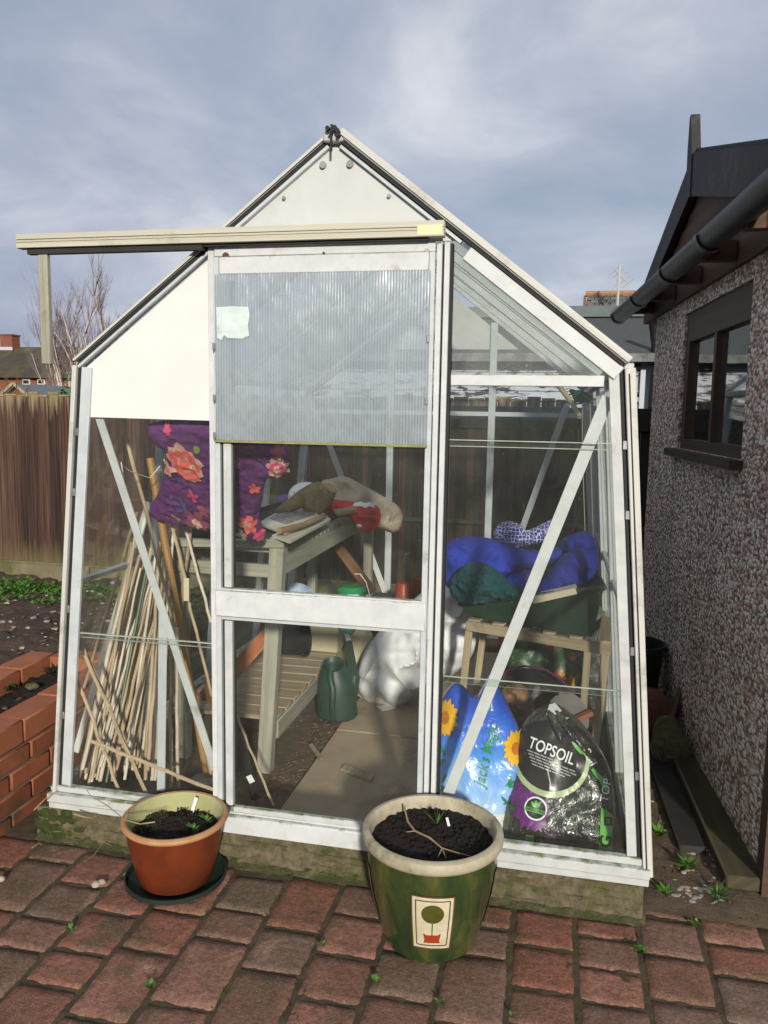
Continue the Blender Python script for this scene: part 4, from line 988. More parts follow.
# ------------------------------------------------------------------ pebbledashed shed on the right
KX = -.07; WX0 = 1.342
def W(y, d=0, z=0): return V((WX0+KX*y-d, y, z))     # a point d in front of the wall face
Y0, Y1 = .19, 2.42
SD = thing('pebbledash_shed', (2.2, 1.3, 0), 'shed with pebbledash walls, black gutter and timber gable, right of the greenhouse', 'shed')
wy0, wy1, wz0, wz1 = .715, 1.72, 1.285, 1.90
mb = MB()
def wallseg(y0, y1, z0, z1): mb.prism([W(y0, 0, z0), W(y1, 0, z0), W(y1, 0, z1), W(y0, 0, z1)], (.10, 0, 0))
wallseg(Y0, wy0, -.05, 2.12); wallseg(wy1, Y1, -.05, 2.12); wallseg(wy0, wy1, -.05, wz0); wallseg(wy0, wy1, wz1, 2.12)
mb.box((W(Y1).x+.101, Y1-.1, -.05), (4.2, Y1, 2.12)); mb.box((W(Y0).x+.101, Y0, -.05), (4.2, Y0+.1, 2.12)); mb.build('wall', M['dash'], SD)
mb = MB(); mb.prism([W(Y0-.03, .012, -.05), W(Y0+.028, .012, -.05), W(Y0+.028, .012, 2.0), W(Y0-.03, .012, 2.0)], (.08, 0, 0)); mb.build('corner_post', M['shedframe'], SD)
WN = MB()
for (ya, yb, za, zb) in ((wy0, wy1, wz0, wz0+.045), (wy0, wy1, wz1-.13, wz1), (wy0, wy0+.045, wz0+.0455, wz1-.1305), (wy1-.06, wy1, wz0+.0455, wz1-.1305), (1.19, 1.225, wz0+.0455, wz1-.1305)):
    WN.prism([W(ya, -.012, za), W(yb, -.012, za), W(yb, -.012, zb), W(ya, -.012, zb)], (.05, 0, 0))
WN = WN.build('window', M['shedframe'], SD)
mb = MB(); mb.prism([W(wy0-.03, .045, wz0-.035), W(wy1+.08, .045, wz0-.035), W(wy1+.08, .045, wz0-.002), W(wy0-.03, .045, wz0-.002)], (.075, 0, 0)); mb.build('sill', M['plank'], WN)
for (ya, yb) in ((wy0+.046, 1.189), (1.226, wy1-.061)):
    mb = MB(); mb.prism([W(ya, -.035, wz0+.046), W(yb, -.035, wz0+.046), W(yb, -.035, wz1-.131), W(ya, -.035, wz1-.131)], (.004, 0, 0)); mb.build('pane', M['windowglass'], WN, flat=True)
mb = MB(); mb.box((2.0, Y0+.12, .1), (2.05, Y1-.12, 2.0)); mb.build('interior', M['indark'], SD)
# timber above the wall, gable facing the greenhouse
ay, az = 1.31, 2.478; fy0, fy1, fz = .16, 2.30, 2.085
mb = MB(); mb.prism([W(Y0-.05, .02, 1.965), W(Y1+.3, .02, 1.965), W(Y1+.3, .02, 2.10), W(Y0-.05, .02, 2.10)], (.10, 0, 0)); mb.build('wall_plate', M['shedwood'], SD)
for k in range(5):
    y = .35+.5*k; mb = MB(); mb.prism([W(y, .13, 1.985), W(y+.05, .13, 1.985), W(y+.05, .13, 2.055), W(y, .13, 2.055)], (.105, 0, 0)); mb.build('rafter_end', M['shedwood'], SD)
mb = MB()
for k in range(8):
    z0, z1 = 2.101+.046*k, 2.101+.046*k+.044
    f = lambda z: (az-.03-z)/(az-.03-fz)
    a, c = f(z0), f(min(z1, az-.04))
    if a <= 0.02: break
    mb.prism([W(ay-(ay-fy0)*a, .055-.002*(k % 2), z0), W(ay+(fy1-ay)*a, .055-.002*(k % 2), z0), W(ay+(fy1-ay)*c, .065, z1), W(ay-(ay-fy0)*c, .065, z1)], (.03, 0, 0))
mb.build('gable_cladding', M['shedwood'], SD)
mb = MB(); mb.prism([W(ay, .10, az), W(ay, .10, az-.15), W(fy1+.05, .10, fz-.10), W(fy1+.05, .10, fz+.02)], (.028, 0, 0)); mb.build('bargeboard', M['blackwood'], SD)
mb = MB(); mb.prism([W(ay, .103, az+.015), W(ay, .103, az-.155), W(fy0-.05, .103, fz-.075), W(fy0-.05, .103, fz+.065)], (.028, 0, 0)); mb.build('bargeboard', M['blackwood'], SD)
mb = MB(); mb.prism([W(ay-.045, .108, az-.17), W(ay+.035, .108, az-.13), W(ay+.050, .108, az+.03), W(ay+.046, .108, az+.165), W(ay+.022, .108, az+.17), W(ay-.03, .108, az+.02)], (.035, 0, 0)); mb.build('finial', M['blackwood'], SD)
mb = MB()
for (yy, zz_) in ((fy0-.06, fz+.055), (fy1+.06, fz+.02)):
    mb.prism([W(ay, .09, az+.005), W(yy, .09, zz_), W(yy, .09, zz_+.025), W(ay, .09, az+.03)], (2.9, 0, 0))
mb.build('roof', M['felt'], SD)
# half round gutter with brackets
mb = MB(); gy0, gy1 = -.1, 2.83; g0, g1 = W(gy0, .145, 2.050), W(gy1, .145, 2.035)
def gut(u, v):
    a = math.pi*(1.0*v+1.0); c = g0.lerp(g1, u); return c+V((math.cos(a)*.049, 0, math.sin(a)*.054))
mb.sheet(gut, 2, 14)
def gut2(u, v):
    a = math.pi*(2.0-1.0*v); c = g0.lerp(g1, u); return c+V((math.cos(a)*.045, 0, math.sin(a)*.050+.001))
mb.sheet(gut2, 2, 14)
GU = mb.build('gutter', M['gutter'], SD, ang=80)
for y in (.72, 1.36, 2.1, 2.80):
    c = g0.lerp(g1, (y-gy0)/(gy1-gy0)); mb = MB(); mb.sheet(lambda u, v: c+V((math.cos(math.pi*(1+v))*.0535, (u-.5)*.06, math.sin(math.pi*(1+v))*.059)), 1, 14); mb.build('bracket', M['gutter'], GU, ang=80)
mb = MB(); mb.lathe([(0, 0), (.050, 0), (.050, .012), (0, .012)], g1+V((0, .0, 0)), 20, Matrix.Rotation(R(-90), 3, 'X')); mb.build('end_cap', M['gutter'], GU)

# ------------------------------------------------------------------ the narrow alley
b = MB(); b.sheet(lambda u, v: ((x := .99+.45*u), (y := .02+3.3*v), -.002+.012*fbm(x, y, 10)+.008*fbm(x, y, 30, 2)), 40, 180); struct(b, 'alley_earth', mat('alley earth', (.13, .092, .058), (.045, .032, .022), (.30, .25, .19), scale=34, c3amt=(.60, .66), c3scale=95, rough=.95, bump=1.0, bscale=90, bdist=.015))
mb = MB(); mb.bar((1.285, .17, .035), (1.205, 2.0, .035), .13, .045, (0, 0, 1), .006); tag(mb.build('plank', M['plank']), 'wide mossy plank lying along the foot of the pebbledash wall', 'plank')
mb = MB(); mb.bar((1.155, .36, .02), (1.115, 1.35, .02), .085, .03, (0, 0, 1), .005); tag(mb.build('plank', M['darkwood']), 'narrow blackened board lying beside the greenhouse corner in the alley', 'plank')
BK = thing('bucket', (1.085, 1.66, .0), 'black plastic bucket standing in the alley between greenhouse and shed', 'bucket')
mb = MB(); c = V((1.085, 1.66, .03)); mb.lathe([(0, 0), (.095, 0), (.125, .30), (.134, .30), (.134, .322), (.122, .322), (.092, .012), (0, .012)], c, 40); mb.build('body', M['blackplastic'], BK)
mb = MB(); mb.tube([c+V((.134*math.cos(a), .134*math.sin(a)-.01, .305+.02*math.sin(a*3))) for a in [math.pi*(1+k/12) for k in range(13)]], .004, 6); mb.build('handle', M['blackplastic'], BK)
rm = Matrix.Rotation(R(98), 3, 'X') @ Matrix.Rotation(R(6), 3, 'Y')
for (c, s, lab, seed) in ((V((1.13, 1.32, .115)), 1.0, 'larger old clay pot lying on its side in the alley below the black bucket', 1), (V((1.175, 1.02, .085)), .8, 'smaller grey stained clay pot lying on its side on the alley planks', 2)):
    mb = MB(); mb.lathe([(0, 0), (.085*s, 0), (.10*s, .005), (.10*s, .03), (.093*s, .032), (.075*s, .15), (.06*s, .19), (0, .19)], c, 32, Matrix.Rotation(R(-88), 3, 'X') if seed == 1 else Matrix.Rotation(R(-78), 3, 'X'), .05)
    mb.lathe([(.068*s, -.002), (.080*s, -.004), (.080*s, 0)], c, 32, Matrix.Rotation(R(-88), 3, 'X')); mb.lathe([(.030*s, -.003), (.042*s, -.005), (.042*s, 0)], c, 24, Matrix.Rotation(R(-88), 3, 'X'))
    tag(mb.build('clay_pot', M['oldclay' if seed == 1 else 'concrete']), lab, 'pot', 'clay pots in the alley')
mb = MB(); mb.prism([(1.19, 1.22, .13), (1.24, 1.35, .24), (1.245, 1.42, .22), (1.20, 1.40, .10)], (.012, 0, 0)); tag(mb.build('slate_piece', M['concrete']), 'broken grey shard leaning on the pebbledash wall behind the clay pots', 'shard')
mb = MB()
for i in range(150):
    x, y = random.uniform(1.02, 1.34), .10+abs(random.gauss(0, .30))
    if x > 1.22 and y < .75 and x < 1.30: continue
    mb.blob((x, y, .008+.012*fbm(x, y, 10)), random.uniform(.004, .011), i, .3, 1, (1.2, 1, .6))
for i in range(45): mb.blob((random.uniform(1.06, 1.19), random.gauss(.13, .025), .01), random.uniform(.005, .011), i, .3, 1, (1.3, 1, .6))
tag(mb.build('pale_pebbles', M['stone']), kind='stuff')
mb = MB()
for i in range(420):
    x, y = random.uniform(1.0, 1.34), .04+abs(random.gauss(0, .5))
    if 1.215 < x < 1.35 and y > .16: continue
    a = random.random()*6.3; mb.leaf((x, y, .008+.012*fbm(x, y, 10)), (math.cos(a), math.sin(a), .2), random.uniform(.004, .012), random.uniform(.008, .025))
for i in range(260): mb.blob((random.uniform(1.0, 1.36), .03+abs(random.gauss(0, .22)), .004), random.uniform(.003, .008), i, .4, 1, (1.2, 1, .6))
tag(mb.build('alley_litter', M['litter']), kind='stuff')
def weed(px, py, z, n, ln, w, lab, dy=0, name='weed'):
    p = PZ(px, py, z); mb = MB()
    for i in range(n):
        a = random.random()*6.283; r = random.random()*ln*.5
        mb.leaf(p+V((math.cos(a)*r*.4, math.sin(a)*r*.4, random.random()*ln*.35)), (math.cos(a), math.sin(a), random.uniform(.2, 1.1)), w*random.uniform(.7, 1.2), ln*random.uniform(.5, 1))
    mb.tube([p, p+V((.004, 0, ln*.4))], .0015, 4)
    tag(mb.build(name, M['leaf'], org=p), lab, 'weed', 'weeds growing in the ground')
weed(659, 836, .02, 24, .04, .016, 'green weed at the bottom right corner of the greenhouse frame')
weed(687, 868, .02, 30, .045, .016, 'leafy weed in the alley between greenhouse and plank')
weed(665, 894, .01, 20, .036, .014, 'low weed beside the plinth, next to pale pebbles')
weed(717, 900, .01, 40, .06, .007, 'grassy weed tuft at the end of the alley plank', name='grass_tuft')
weed(637, 953, .004, 16, .030, .014, 'small bright weed in a brick joint right of the green pot')
weed(696, 925, .004, 14, .022, .010, 'tiny weed in the bricks below the alley opening')
weed(150, 988, .004, 14, .022, .012, 'tiny weed in the patio joint below the orange pot, near the bottom edge')
weed(71, 931, .004, 10, .020, .009, 'tiny sprig in the bricks left of the orange pot')
weed(376, 982, .004, 12, .018, .010, 'tiny green sprig in the bricks left of the green pot foot')
weed(440, 1004, .004, 12, .02, .008, 'tiny moss sprig in the bricks just below the green pot')
weed(322, 946, .004, 9, .016, .008, 'tiny sprig in the bricks between the two plant pots')
weed(512, 1017, .004, 9, .016, .008, 'tiny sprig in the bricks at the bottom edge right of the green pot')
mb = MB()
for i in range(420):
    k = random.choice((-3, -4, -5, -2, -1, 0, 1, 2)); x = .60+pw*k+random.gauss(0, .004); y = random.uniform(-.8, .1)
    if fbm(x, y, 5, 2) < .1: continue
    mb.leaf((x, y, -.004), (random.uniform(-1, 1), random.uniform(-1, 1), .8), .005, .009)
tag(mb.build('joint_moss', M['moss']), kind='stuff')
mb = MB()
for i in range(70):
    x = -.985+abs(random.gauss(0, .07)) if i < 46 else random.uniform(-.95, .2); z = random.uniform(.0, .085) if i < 46 else random.choice((.002, .004))
    mb.blob((x, -.022+.008*(z/.098), z), random.uniform(.008, .024) if i < 46 else random.uniform(.006, .012), i, .45, 2, (1.3, .5, .8))
tag(mb.build('plinth_moss', M['moss']), kind='stuff')

# ------------------------------------------------------------------ plant pots on the patio
class PotSurf:
    U = V((1, 0, 0))
    def __init__(s, c, rz, th): s.c = V(c); s.rz = rz; s.th = th
    def pt(s, u, v, off=0):
        i = 0
        while i < len(s.rz)-2 and s.rz[i+1][1] < v: i += 1
        (r0, z0), (r1, z1) = s.rz[i], s.rz[i+1]; r = r0+(r1-r0)*(v-z0)/(z1-z0); a = s.th+u/.165
        return s.c+V(((r+off)*math.cos(a), (r+off)*math.sin(a), v))
gc = V((.378, -.228, 0)); GS_ = 1.05
GP = thing('glazed_pot', gc, 'large green glazed pot with a cream rim and a small tree tile, holding dark compost', 'pot')
prof = [(.118, 0), (.127, .006), (.140, .05), (.155, .11), (.166, .16), (.1735, .21), (.1765, .25), (.175, .277)]
mb = MB(); mb.lathe([(0, 0)]+prof+[(.171, .279)], gc, 84); mb.build('body', M['greenglaze'], GP)
mb = MB(); mb.lathe([(.170, .277), (.178, .2775), (.1865, .281), (.1915, .289), (.1920, .302), (.189, .311), (.181, .3155), (.173, .3145), (.168, .307), (.165, .28), (.162, .235), (.168, .235)], gc, 84); mb.build('rim', M['creamglaze'], GP)
mb = MB()
def soil_disc(c, R0, z, amp, hump=0, seed=0):
    def f(u, v):
        r, a = R0*u, 2*math.pi*v; x, y = c.x+r*math.cos(a), c.y+r*math.sin(a)
        return (x, y, z+amp*(fbm(x, y, 22, seed)+.8*fbm(x, y, 60, seed+3)+.5*fbm(x, y, 140, seed+3))+hump*(1-u*u))
    return f
mb.sheet(soil_disc(gc, .166, .279, .006, .006, 1), 50, 150)
for i in range(160):
    a, r = random.random()*6.283, .15*math.sqrt(random.random()); mb.blob(gc+V((r*math.cos(a), r*math.sin(a), .286)), random.uniform(.002, .007), i, .4, 1)
mb.build('soil', M['potsoil'], GP)
cdir = math.atan2(CAM.y-gc.y, CAM.x-gc.x)
for k in range(4):
    ps = PotSurf(gc, prof, cdir+.035+k*math.pi/2)
    cx, cz = 0, .138; w, h = .052, .080; K = 1.7
    fr = lambda w, h, j=.0: [(-w-j, -h), (-w, h+j), (w, h), (w+j, -h-j)]
    t = MB(); decal(t, ps, [fr(w, h, .002)], (cx, cz), off=.0022, sub=3); tile = t.build('tile', M['tilecream'], GP)
    t = MB()
    def strip(pts, wd_):
        for a, c in zip(pts, pts[1:]+pts[:1]):
            a, c = V(a), V(c); n = V((-(c-a).y, (c-a).x)).normalized()*wd_; decal(t, ps, [[tuple(a-n), tuple(c-n), tuple(c+n), tuple(a+n)]], (cx, cz), off=.0036, sub=3)
    strip(fr(w, h, .002), .0020); strip(fr(w*.80, h*.86, .001), .0014); t.build('tile_lines', M['tilebrown'], tile)
    t = MB(); decal(t, ps, [circle(.0165*K, 24)], (cx, cz+.018*K), off=.0036, sub=2); decal(t, ps, [[(-.0014, -.036), (-.0014, .006), (.0014, .006), (.0014, -.036)]], (cx, cz), off=.0034, sub=1); t.build('tree_motif', M['topiary'], tile)
    t = MB(); decal(t, ps, [[(x_*K, y_*K) for x_, y_ in ((-.0135, -.036), (-.012, -.03), (-.014, -.018), (-.009, -.021), (.009, -.021), (.014, -.018), (.012, -.03), (.0135, -.036))]], (cx, cz), off=.0036, sub=1); t.build('pot_motif', M['motifred'], tile)
mb = MB(); p = PZ(437, 824, .292)
for d, L_ in (((-.75, -.2, .8), .062), ((.02, 0, 1), .055), ((.45, .1, .9), .058), ((-.16, -.1, 1), .045), ((.2, -.2, 1), .04)): mb.leaf(p, d, .010, L_, bend=.15)
tag(mb.build('seedling', M['leaf'], org=p), 'small green bulb shoot rising from the compost of the green glazed pot', 'seedling')
mb = MB(); p = PZ(449, 826, .288); mb.bar(p, p+V((-.006, -.004, .026)), .007, .0015, (0, 1, 0)); tag(mb.build('plant_label', M['white']), 'tiny white plant marker in the green glazed pot beside the shoot', 'plant marker')
mb = MB(); P = [(404, 806), (408, 822), (415, 831), (430, 838), (442, 848), (458, 853)]; mb.tube([PZ(a, c, .295 if i else .31) for i, (a, c) in enumerate(P)], [.0028, .003, .003, .0028, .002, .001], 6)
for a, c in (((415, 831), (406, 832)), ((442, 848), (438, 857)), ((442, 848), (446, 858)), ((458, 853), (470, 856))): mb.tube([PZ(*a, .295), PZ(*c, .293)], [.0018, .0008], 5)
tag(mb.build('dry_root', M['twig']), 'dry curved root stalk lying on the compost in the green glazed pot', 'root')

tcn = V((-.415, -.160, .0))
mb = MB(); mb.lathe([(0, .004), (.118, .004), (.140, .012), (.147, .028), (.151, .028), (.150, .014), (.125, 0), (0, 0)], tcn+V((.0, .0, .001)), 64)
tag(mb.build('saucer', M['saucer'], org=tcn), 'dark green plastic saucer under the orange terracotta pot', 'saucer')
TP = thing('terracotta_pot', tcn+V((0, 0, .012)), 'orange terracotta pot with a tan lip and mossy compost, left of the door', 'pot')
mb = MB(); mb.lathe([(0, .012), (.100, .012), (.107, .018), (.120, .06), (.132, .11), (.141, .16), (.147, .195)], tcn, 72); mb.build('body', M['terracotta'], TP)
mb = MB(); mb.lathe([(.1455, .1955), (.155, .197), (.158, .203), (.156, .210), (.150, .2135), (.144, .2125)], tcn, 72); mb.build('lip', M['rimtan'], TP)
mb = MB(); mb.lathe([(.1435, .2120), (.138, .203), (.132, .17), (.126, .13), (.11, .13)], tcn, 72); mb.build('inner_wall', M['algaepot'], TP)
mb = MB(); mb.sheet(soil_disc(tcn, .133, .158, .007, .012, 5), 44, 120)
for i in range(130):
    a, r = random.random()*6.283, .12*math.sqrt(random.random()); mb.blob(tcn+V((r*math.cos(a), r*math.sin(a), .168)), random.uniform(.002, .007), i, .4, 1)
mb.build('soil', M['potsoil'], TP)
mb = MB()
for i in range(1400):
    a, r = random.gauss(2.9, .7), .125*math.sqrt(random.random()); x, y = r*math.cos(a), r*math.sin(a)
    if fbm(x, y, 16, 3) < -.1: continue
    mb.leaf(tcn+V((x, y, .165)), (random.uniform(-1, 1), random.uniform(-1, 1), .8), .004, .009)
m_ = mb.build('moss', M['moss'], TP); tag(m_, kind='stuff')
mb = MB(); p = PZ(192, 812, .165); mb.bar(p, p+V((.016, .0, .05)), .011, .0016, (0, 1, 0)); tag(mb.build('plant_label', M['white']), 'white plastic plant marker leaning in the orange terracotta pot', 'plant marker')
for (px, py, lab, name) in ((193, 832, 'low pale green seedling at the inner edge of the orange pot', 'seedling'), (206, 823, 'upright green seedling near the right lip of the orange pot', 'seedling')):
    mb = MB(); p = PZ(px, py, .165)
    for i in range(7): a = i*.9; mb.leaf(p+V((0, 0, .004*i)), (math.cos(a), math.sin(a), .5), .012, .026)
    tag(mb.build(name, M['leaf'], org=p), lab, 'seedling')
def twig(P, r, lab, name='dry_twig', forks=()):
    mb = MB(); mb.tube(P, [r*(1-.6*i/(len(P)-1)) for i in range(len(P))], 6)
    for f in forks: mb.tube(f, [r*.6, r*.3], 5)
    tag(mb.build(name, M['twig']), lab, 'twig')
tk = lambda *q: PZ(q[0], q[1], q[2])
twig([PY(155, 822, -.28), PY(140, 824, -.285), PY(125, 820, -.27), PY(108, 806, -.2), PY(90, 795, -.1), PY(84, 785, -.06)], .0022, 'dry trailing stem hanging from the orange pot towards the greenhouse base', forks=([PY(125, 820, -.27), PY(128, 810, -.25)], [PY(108, 806, -.2), PY(95, 806, -.2)], [PY(108, 806, -.2), PY(112, 798, -.18)]))
twig([tk(100, 820, .05), tk(106, 832, .02), tk(104, 842, .008), tk(94, 855, .006), tk(84, 862, .006)], .0022, 'pale bent twig lying on bricks between the raised bed and orange pot', forks=([tk(104, 842, .008), tk(112, 846, .008)],))
twig([PY(34, 810, -.1), PY(44, 800, -.09), PY(54, 792, -.06)], .0022, 'short dry stem sticking out beside the left foot of the greenhouse')
twig([PY(74, 814, -.09), PY(84, 817, -.09), PY(92, 818, -.1)], .003, 'pale dry stalk lying on the mossy concrete base', forks=())
twig([tk(32, 848, .006), tk(39, 843, .006), tk(42, 845, .006)], .002, 'little pale twig on the bricks below the raised bed')
for (px, py, r, lab) in ((96, 884, .013, 'tan pebble on the bricks left of the saucer, nearer one of two'), (102, 882, .012, 'round tan pebble on the bricks left of the saucer, beside its twin'), (1, 879, .012, 'grey pebble on the bricks at the left photo edge')):
    mb = MB(); mb.blob(PZ(px, py, .012), r, px, .2, 2, (1.1, 1, .7)); tag(mb.build('pebble', M['hessian' if px > 5 else 'stone']), lab, 'pebble', 'pebbles on the patio')

# ------------------------------------------------------------------ potting bench and what lies on it
PB = thing('potting_bench', (-.6, 1.45, .02), 'weathered grey timber potting bench with a slatted top and bottom shelf, inside the greenhouse', 'bench')
def part(name, m, parent, *bars_):
    mb = MB()
    for bb in bars_: mb.bar(*bb)
    return mb.build(name, M[m], parent)
up, uy, ux = (0, 0, 1), (0, 1, 0), (1, 0, 0)
BX0, BX1 = -.80, -.385
lt = PY(279, 537, .62)
part('leg', 'greywood', PB, (PY(265, 774, .60), lt, .058, .05, uy, .003))
part('leg', 'greywood', PB, ((BX0+.03, .62, .02), (BX0+.03, .62, .92), .05, .05, uy, .003))
part('leg', 'greywood', PB, ((-.40, 2.30, .02), (-.40, 2.30, .90), .05, .05, uy, .003))
part('leg', 'greywood', PB, ((BX0+.06, 2.28, .02), (BX0+.06, 2.28, .90), .05, .05, uy, .003))
part('front_rail', 'greywood', PB, ((BX0-.02, .600, .905), (-.332, .600, .925), .035, .03, up, .003))
part('front_rail', 'greywood', PB, ((BX0, .605, .815), (-.395, .605, .815), .03, .05, up, .003))
part('side_rail', 'greywood', PB, ((-.372, .66, .832), (-.372, 2.34, .832), .034, .085, up, .003))
part('side_rail', 'greywood', PB, ((BX0, .66, .832), (BX0, 2.34, .832), .034, .085, up, .003))
mb = MB(); y = .68
while y < 2.33: mb.bar((BX0-.02, y, .884), (-.352, y, .884), .045, .018, up, .002); y += .062
mb.build('slatted_top', M['greywood'], PB)
part('shelf_rail', 'greywood', PB, ((-.388, .64, .165), (-.388, 2.30, .165), .032, .075, up, .003))
part('shelf_rail', 'greywood', PB, ((BX0, .64, .165), (BX0, 2.30, .165), .032, .075, up, .003))
mb = MB(); y = .68
while y < 2.25: mb.bar((BX0-.02, y, .211+random.uniform(-.003, .003)), (-.374, y+random.uniform(-.008, .008), .212), .098, .018, up, .003); y += .106
mb.build('bottom_shelf', M['palewood'], PB)
TY = thing('seed_tray', (-.58, 1.3, .895), 'shallow black tray along the top of the potting bench, under the magazines', 'tray')
mb = MB(); mb.box((-.77, .72, .895), (-.40, 1.95, .90)); mb.box((-.77, .72, .9005), (-.765, 1.95, .945)); mb.box((-.405, .72, .9005), (-.40, 1.95, .945)); mb.box((-.764, .72, .9005), (-.406, .725, .945)); mb.box((-.764, 1.945, .9005), (-.406, 1.95, .945)); mb.build('body', M['blackplastic'], TY)
mb = MB(); mb.sheet(lambda u, v: ((x := -.763+.356*u), (y := .727+1.21*v), .925+.006*fbm(x, y, 20)), 20, 50); mb.build('soil', M['potsoil'], TY)
def flat_sheet(name, px, z, dz, m, lab, cat, t=.006, dec=None, dm=None):
    pts = [PZ(a, c, z+dz*i/len(px)) for i, (a, c) in enumerate(px)]
    rt = thing(name, sum(pts, V())/len(pts), lab, cat)
    mb = MB(); mb.prism(pts, (0, 0, -t)); mb.build('pages', M[m], rt)
    if dec:
        q = [PZ(a, c, z+dz*i/len(px)+.0022) for i, (a, c) in enumerate(dec)]; mb = MB(); mb.prism(q, (0, 0, .0006)); mb.build('picture', M[dm], rt)
    return rt
flat_sheet('magazine', [(258, 523), (301, 498), (322, 518), (285, 533)], .968, .0, 'paper', 'open magazine with a picture page lying on the potting bench', 'magazine', .008, [(270, 518), (301, 501), (315, 514), (286, 524)], 'photo')
flat_sheet('newspaper', [(272, 535), (322, 512), (331, 519), (290, 541)], .955, 0, 'paper', 'yellowed newspaper sheets under the open magazine on the bench', 'newspaper', .01)
mb = MB(); mb.tube([PZ(279, 531, .982), PZ(303, 525, .982), PZ(324, 516, .982)], .012, 10); tag(mb.build('paper_roll', M['cardboard']), 'rolled brown paper tube on the magazine at the bench front', 'paper roll')
mb = MB(); mb.prism([PZ(333, 512, .972), PZ(355, 508, .972), PZ(357, 512, .972), PZ(338, 516, .972)], (0, 0, .012)); tag(mb.build('wooden_offcut', M['logcut']), 'pale thin wooden offcut between the log and the red bag', 'offcut')
LG = thing('gnarled_log', PY(316, 505, 1.25), 'gnarled brown log with a pale cut end, on the potting bench', 'log')
mb = MB(); c = PY(318, 498, 1.25); pts = [PY(276, 514, 1.15), PY(290, 506, 1.2), PY(303, 498, 1.24), PY(314, 492, 1.25), PY(322, 489, 1.25)]
mb.tube(pts, [.018, .03, .04, .042, .036], 14); mb.tube([PY(317, 508, 1.24), PY(325, 498, 1.22), PY(331, 489, 1.21)], [.035, .04, .034], 14); mb.blob(PY(312, 505, 1.25), .05, 3, .4, 3)
for v in mb.bm.verts: v.co += V((1, 1, 1))*.007*noise.noise(v.co*38)
mb.build('bark', M['log'], LG)
mb = MB(); a = PY(331, 488.5, 1.205); d = (PY(331, 489, 1.21)-PY(325, 498, 1.22)).normalized(); mb.tube([a, a+d*.006], [.031, .029], 16); a = PY(322.5, 488.5, 1.25); mb.tube([a, a+d*.01], [.034, .03], 16); mb.build('cut_end', M['logcut'], LG)
def soft(name, px, y, T, m, lab, cat, lean=0.0, group=None, parts=(), mats=None, **k):
    p = traced(px, y, T, lean, **k)
    if parts or mats is not None:
        zb = min(v for u, v in p.out); rt = thing(name, p.o+p.U*(sum(u for u, v in p.out)/len(p.out))+p.W*zb, lab, cat, group)
        mb = MB(); p.add(mb); mb.build('body', M[m], rt); return p, rt
    mb = MB(); p.add(mb); return p, tag(mb.build(name, M[m]), lab, cat, group)
soft('fleece', [(318, 481), (334, 478), (345, 475), (363, 485), (385, 497), (402, 508), (403, 522), (397, 535), (380, 529), (368, 522), (340, 516), (325, 502)], 1.75, .055, 'hessian', 'beige fleece draped over the back of the potting bench', 'fleece', wr=.026, ws=11, ridge=True, seed=2, step=.011, Tb=.08)
p, rt = soft('gift_bag', [(330, 498), (345, 501), (362, 503), (379, 505), (382, 518), (376, 530), (364, 533), (355, 524), (350, 517), (340, 514), (329, 511)], 1.58, .045, 'xmas', 'red gift bag with white trim lying on the beige fleece', 'gift bag', mats=1, wr=.018, ws=20, ridge=True, seed=5, step=.012)
t = MB(); decal(t, p, [[(-.055, -.012), (-.05, .006), (-.02, .012), (.0, .006), (.03, .012), (.05, .006), (.052, -.014), (.03, -.006), (.01, -.015), (-.02, -.008)]], p.uvp(365, 504), sc=1.0, off=.004); decal(t, p, [[(-.03, -.01), (-.02, .012), (0, .016), (.012, .004), (0, .0), (-.01, -.012)]], p.uvp(362, 526), off=.004); t.build('white_trim', M['xmaswhite'], rt)
soft('plastic_bag', [(287, 492), (298, 482), (316, 482), (320, 500), (306, 508), (290, 506)], 1.55, .05, 'sack', 'small crumpled white plastic bag behind the log on the bench', 'bag', wr=0.011, ws=27.2, ridge=True, seed=3, step=.012)
soft('folded_cloth', [(276, 494), (302, 494), (302, 506), (276, 506)], 1.8, .03, 'petalblue', 'folded blue cloth at the back of the potting bench', 'cloth', wr=.006, step=.014)

# floral cushion standing on the bench front
p, CU_ = soft('floral_cushion', [(146, 425), (160, 421), (190, 419), (230, 421), (268, 432), (289, 449), (291, 460), (284, 474), (275, 478), (268, 476), (264, 486), (263, 500), (258, 515), (264, 528), (266, 537), (252, 538), (235, 535), (215, 529), (198, 525), (180, 523), (165, 519), (151, 514), (149, 506), (156, 498), (162, 482), (167, 464), (165, 449), (157, 443), (150, 437)], .462, .030, 'purple', 'quilted purple cushion printed with red and pink flowers, propped against the glass', 'cushion', lean=-.92, z0=.955, mats=1, wr=.006, ws=26, ridge=True, seed=4, step=.009, smooth=1, rad=.05, Tb=.025)
def flower(pil, px, py, r, cols, sq=None, n=9, names=('petals', 'inner_petals'), parent=None, seed=0):
    random.seed(seed+px); c = pil.uvp(px, py); sq = sq or (1.5 if parent is CU_ else 1.0); r = r*(1.1 if parent is CU_ else 1)
    for k, (m, f) in enumerate(cols):
        t = MB(); pl = [[(x*1.0, y*sq) for x, y in petal(r*f*random.uniform(.85, 1.1), r*f*.62, 6.283*i/n+k*.4+random.uniform(-.15, .15), r*f*.02)] for i in range(n)]
        for i, q in enumerate(pl): decal(t, pil, [q], c, off=.0045+.0016*k+.00012*i, sub=1)
        t.build('flower_print', M[m], parent)
flower(p, 189, 456, .058, [('petalpale', 1.0), ('petalred', .86), ('petalpale', .42), ('petalred', .30)], parent=CU_)
flower(p, 181, 495, .030, [('petalblue', 1), ('purple', .6), ('petalblue', .35)], parent=CU_)
flower(p, 200, 515, .046, [('petaldusk', 1.0), ('petalpale', .4)], parent=CU_, n=6)
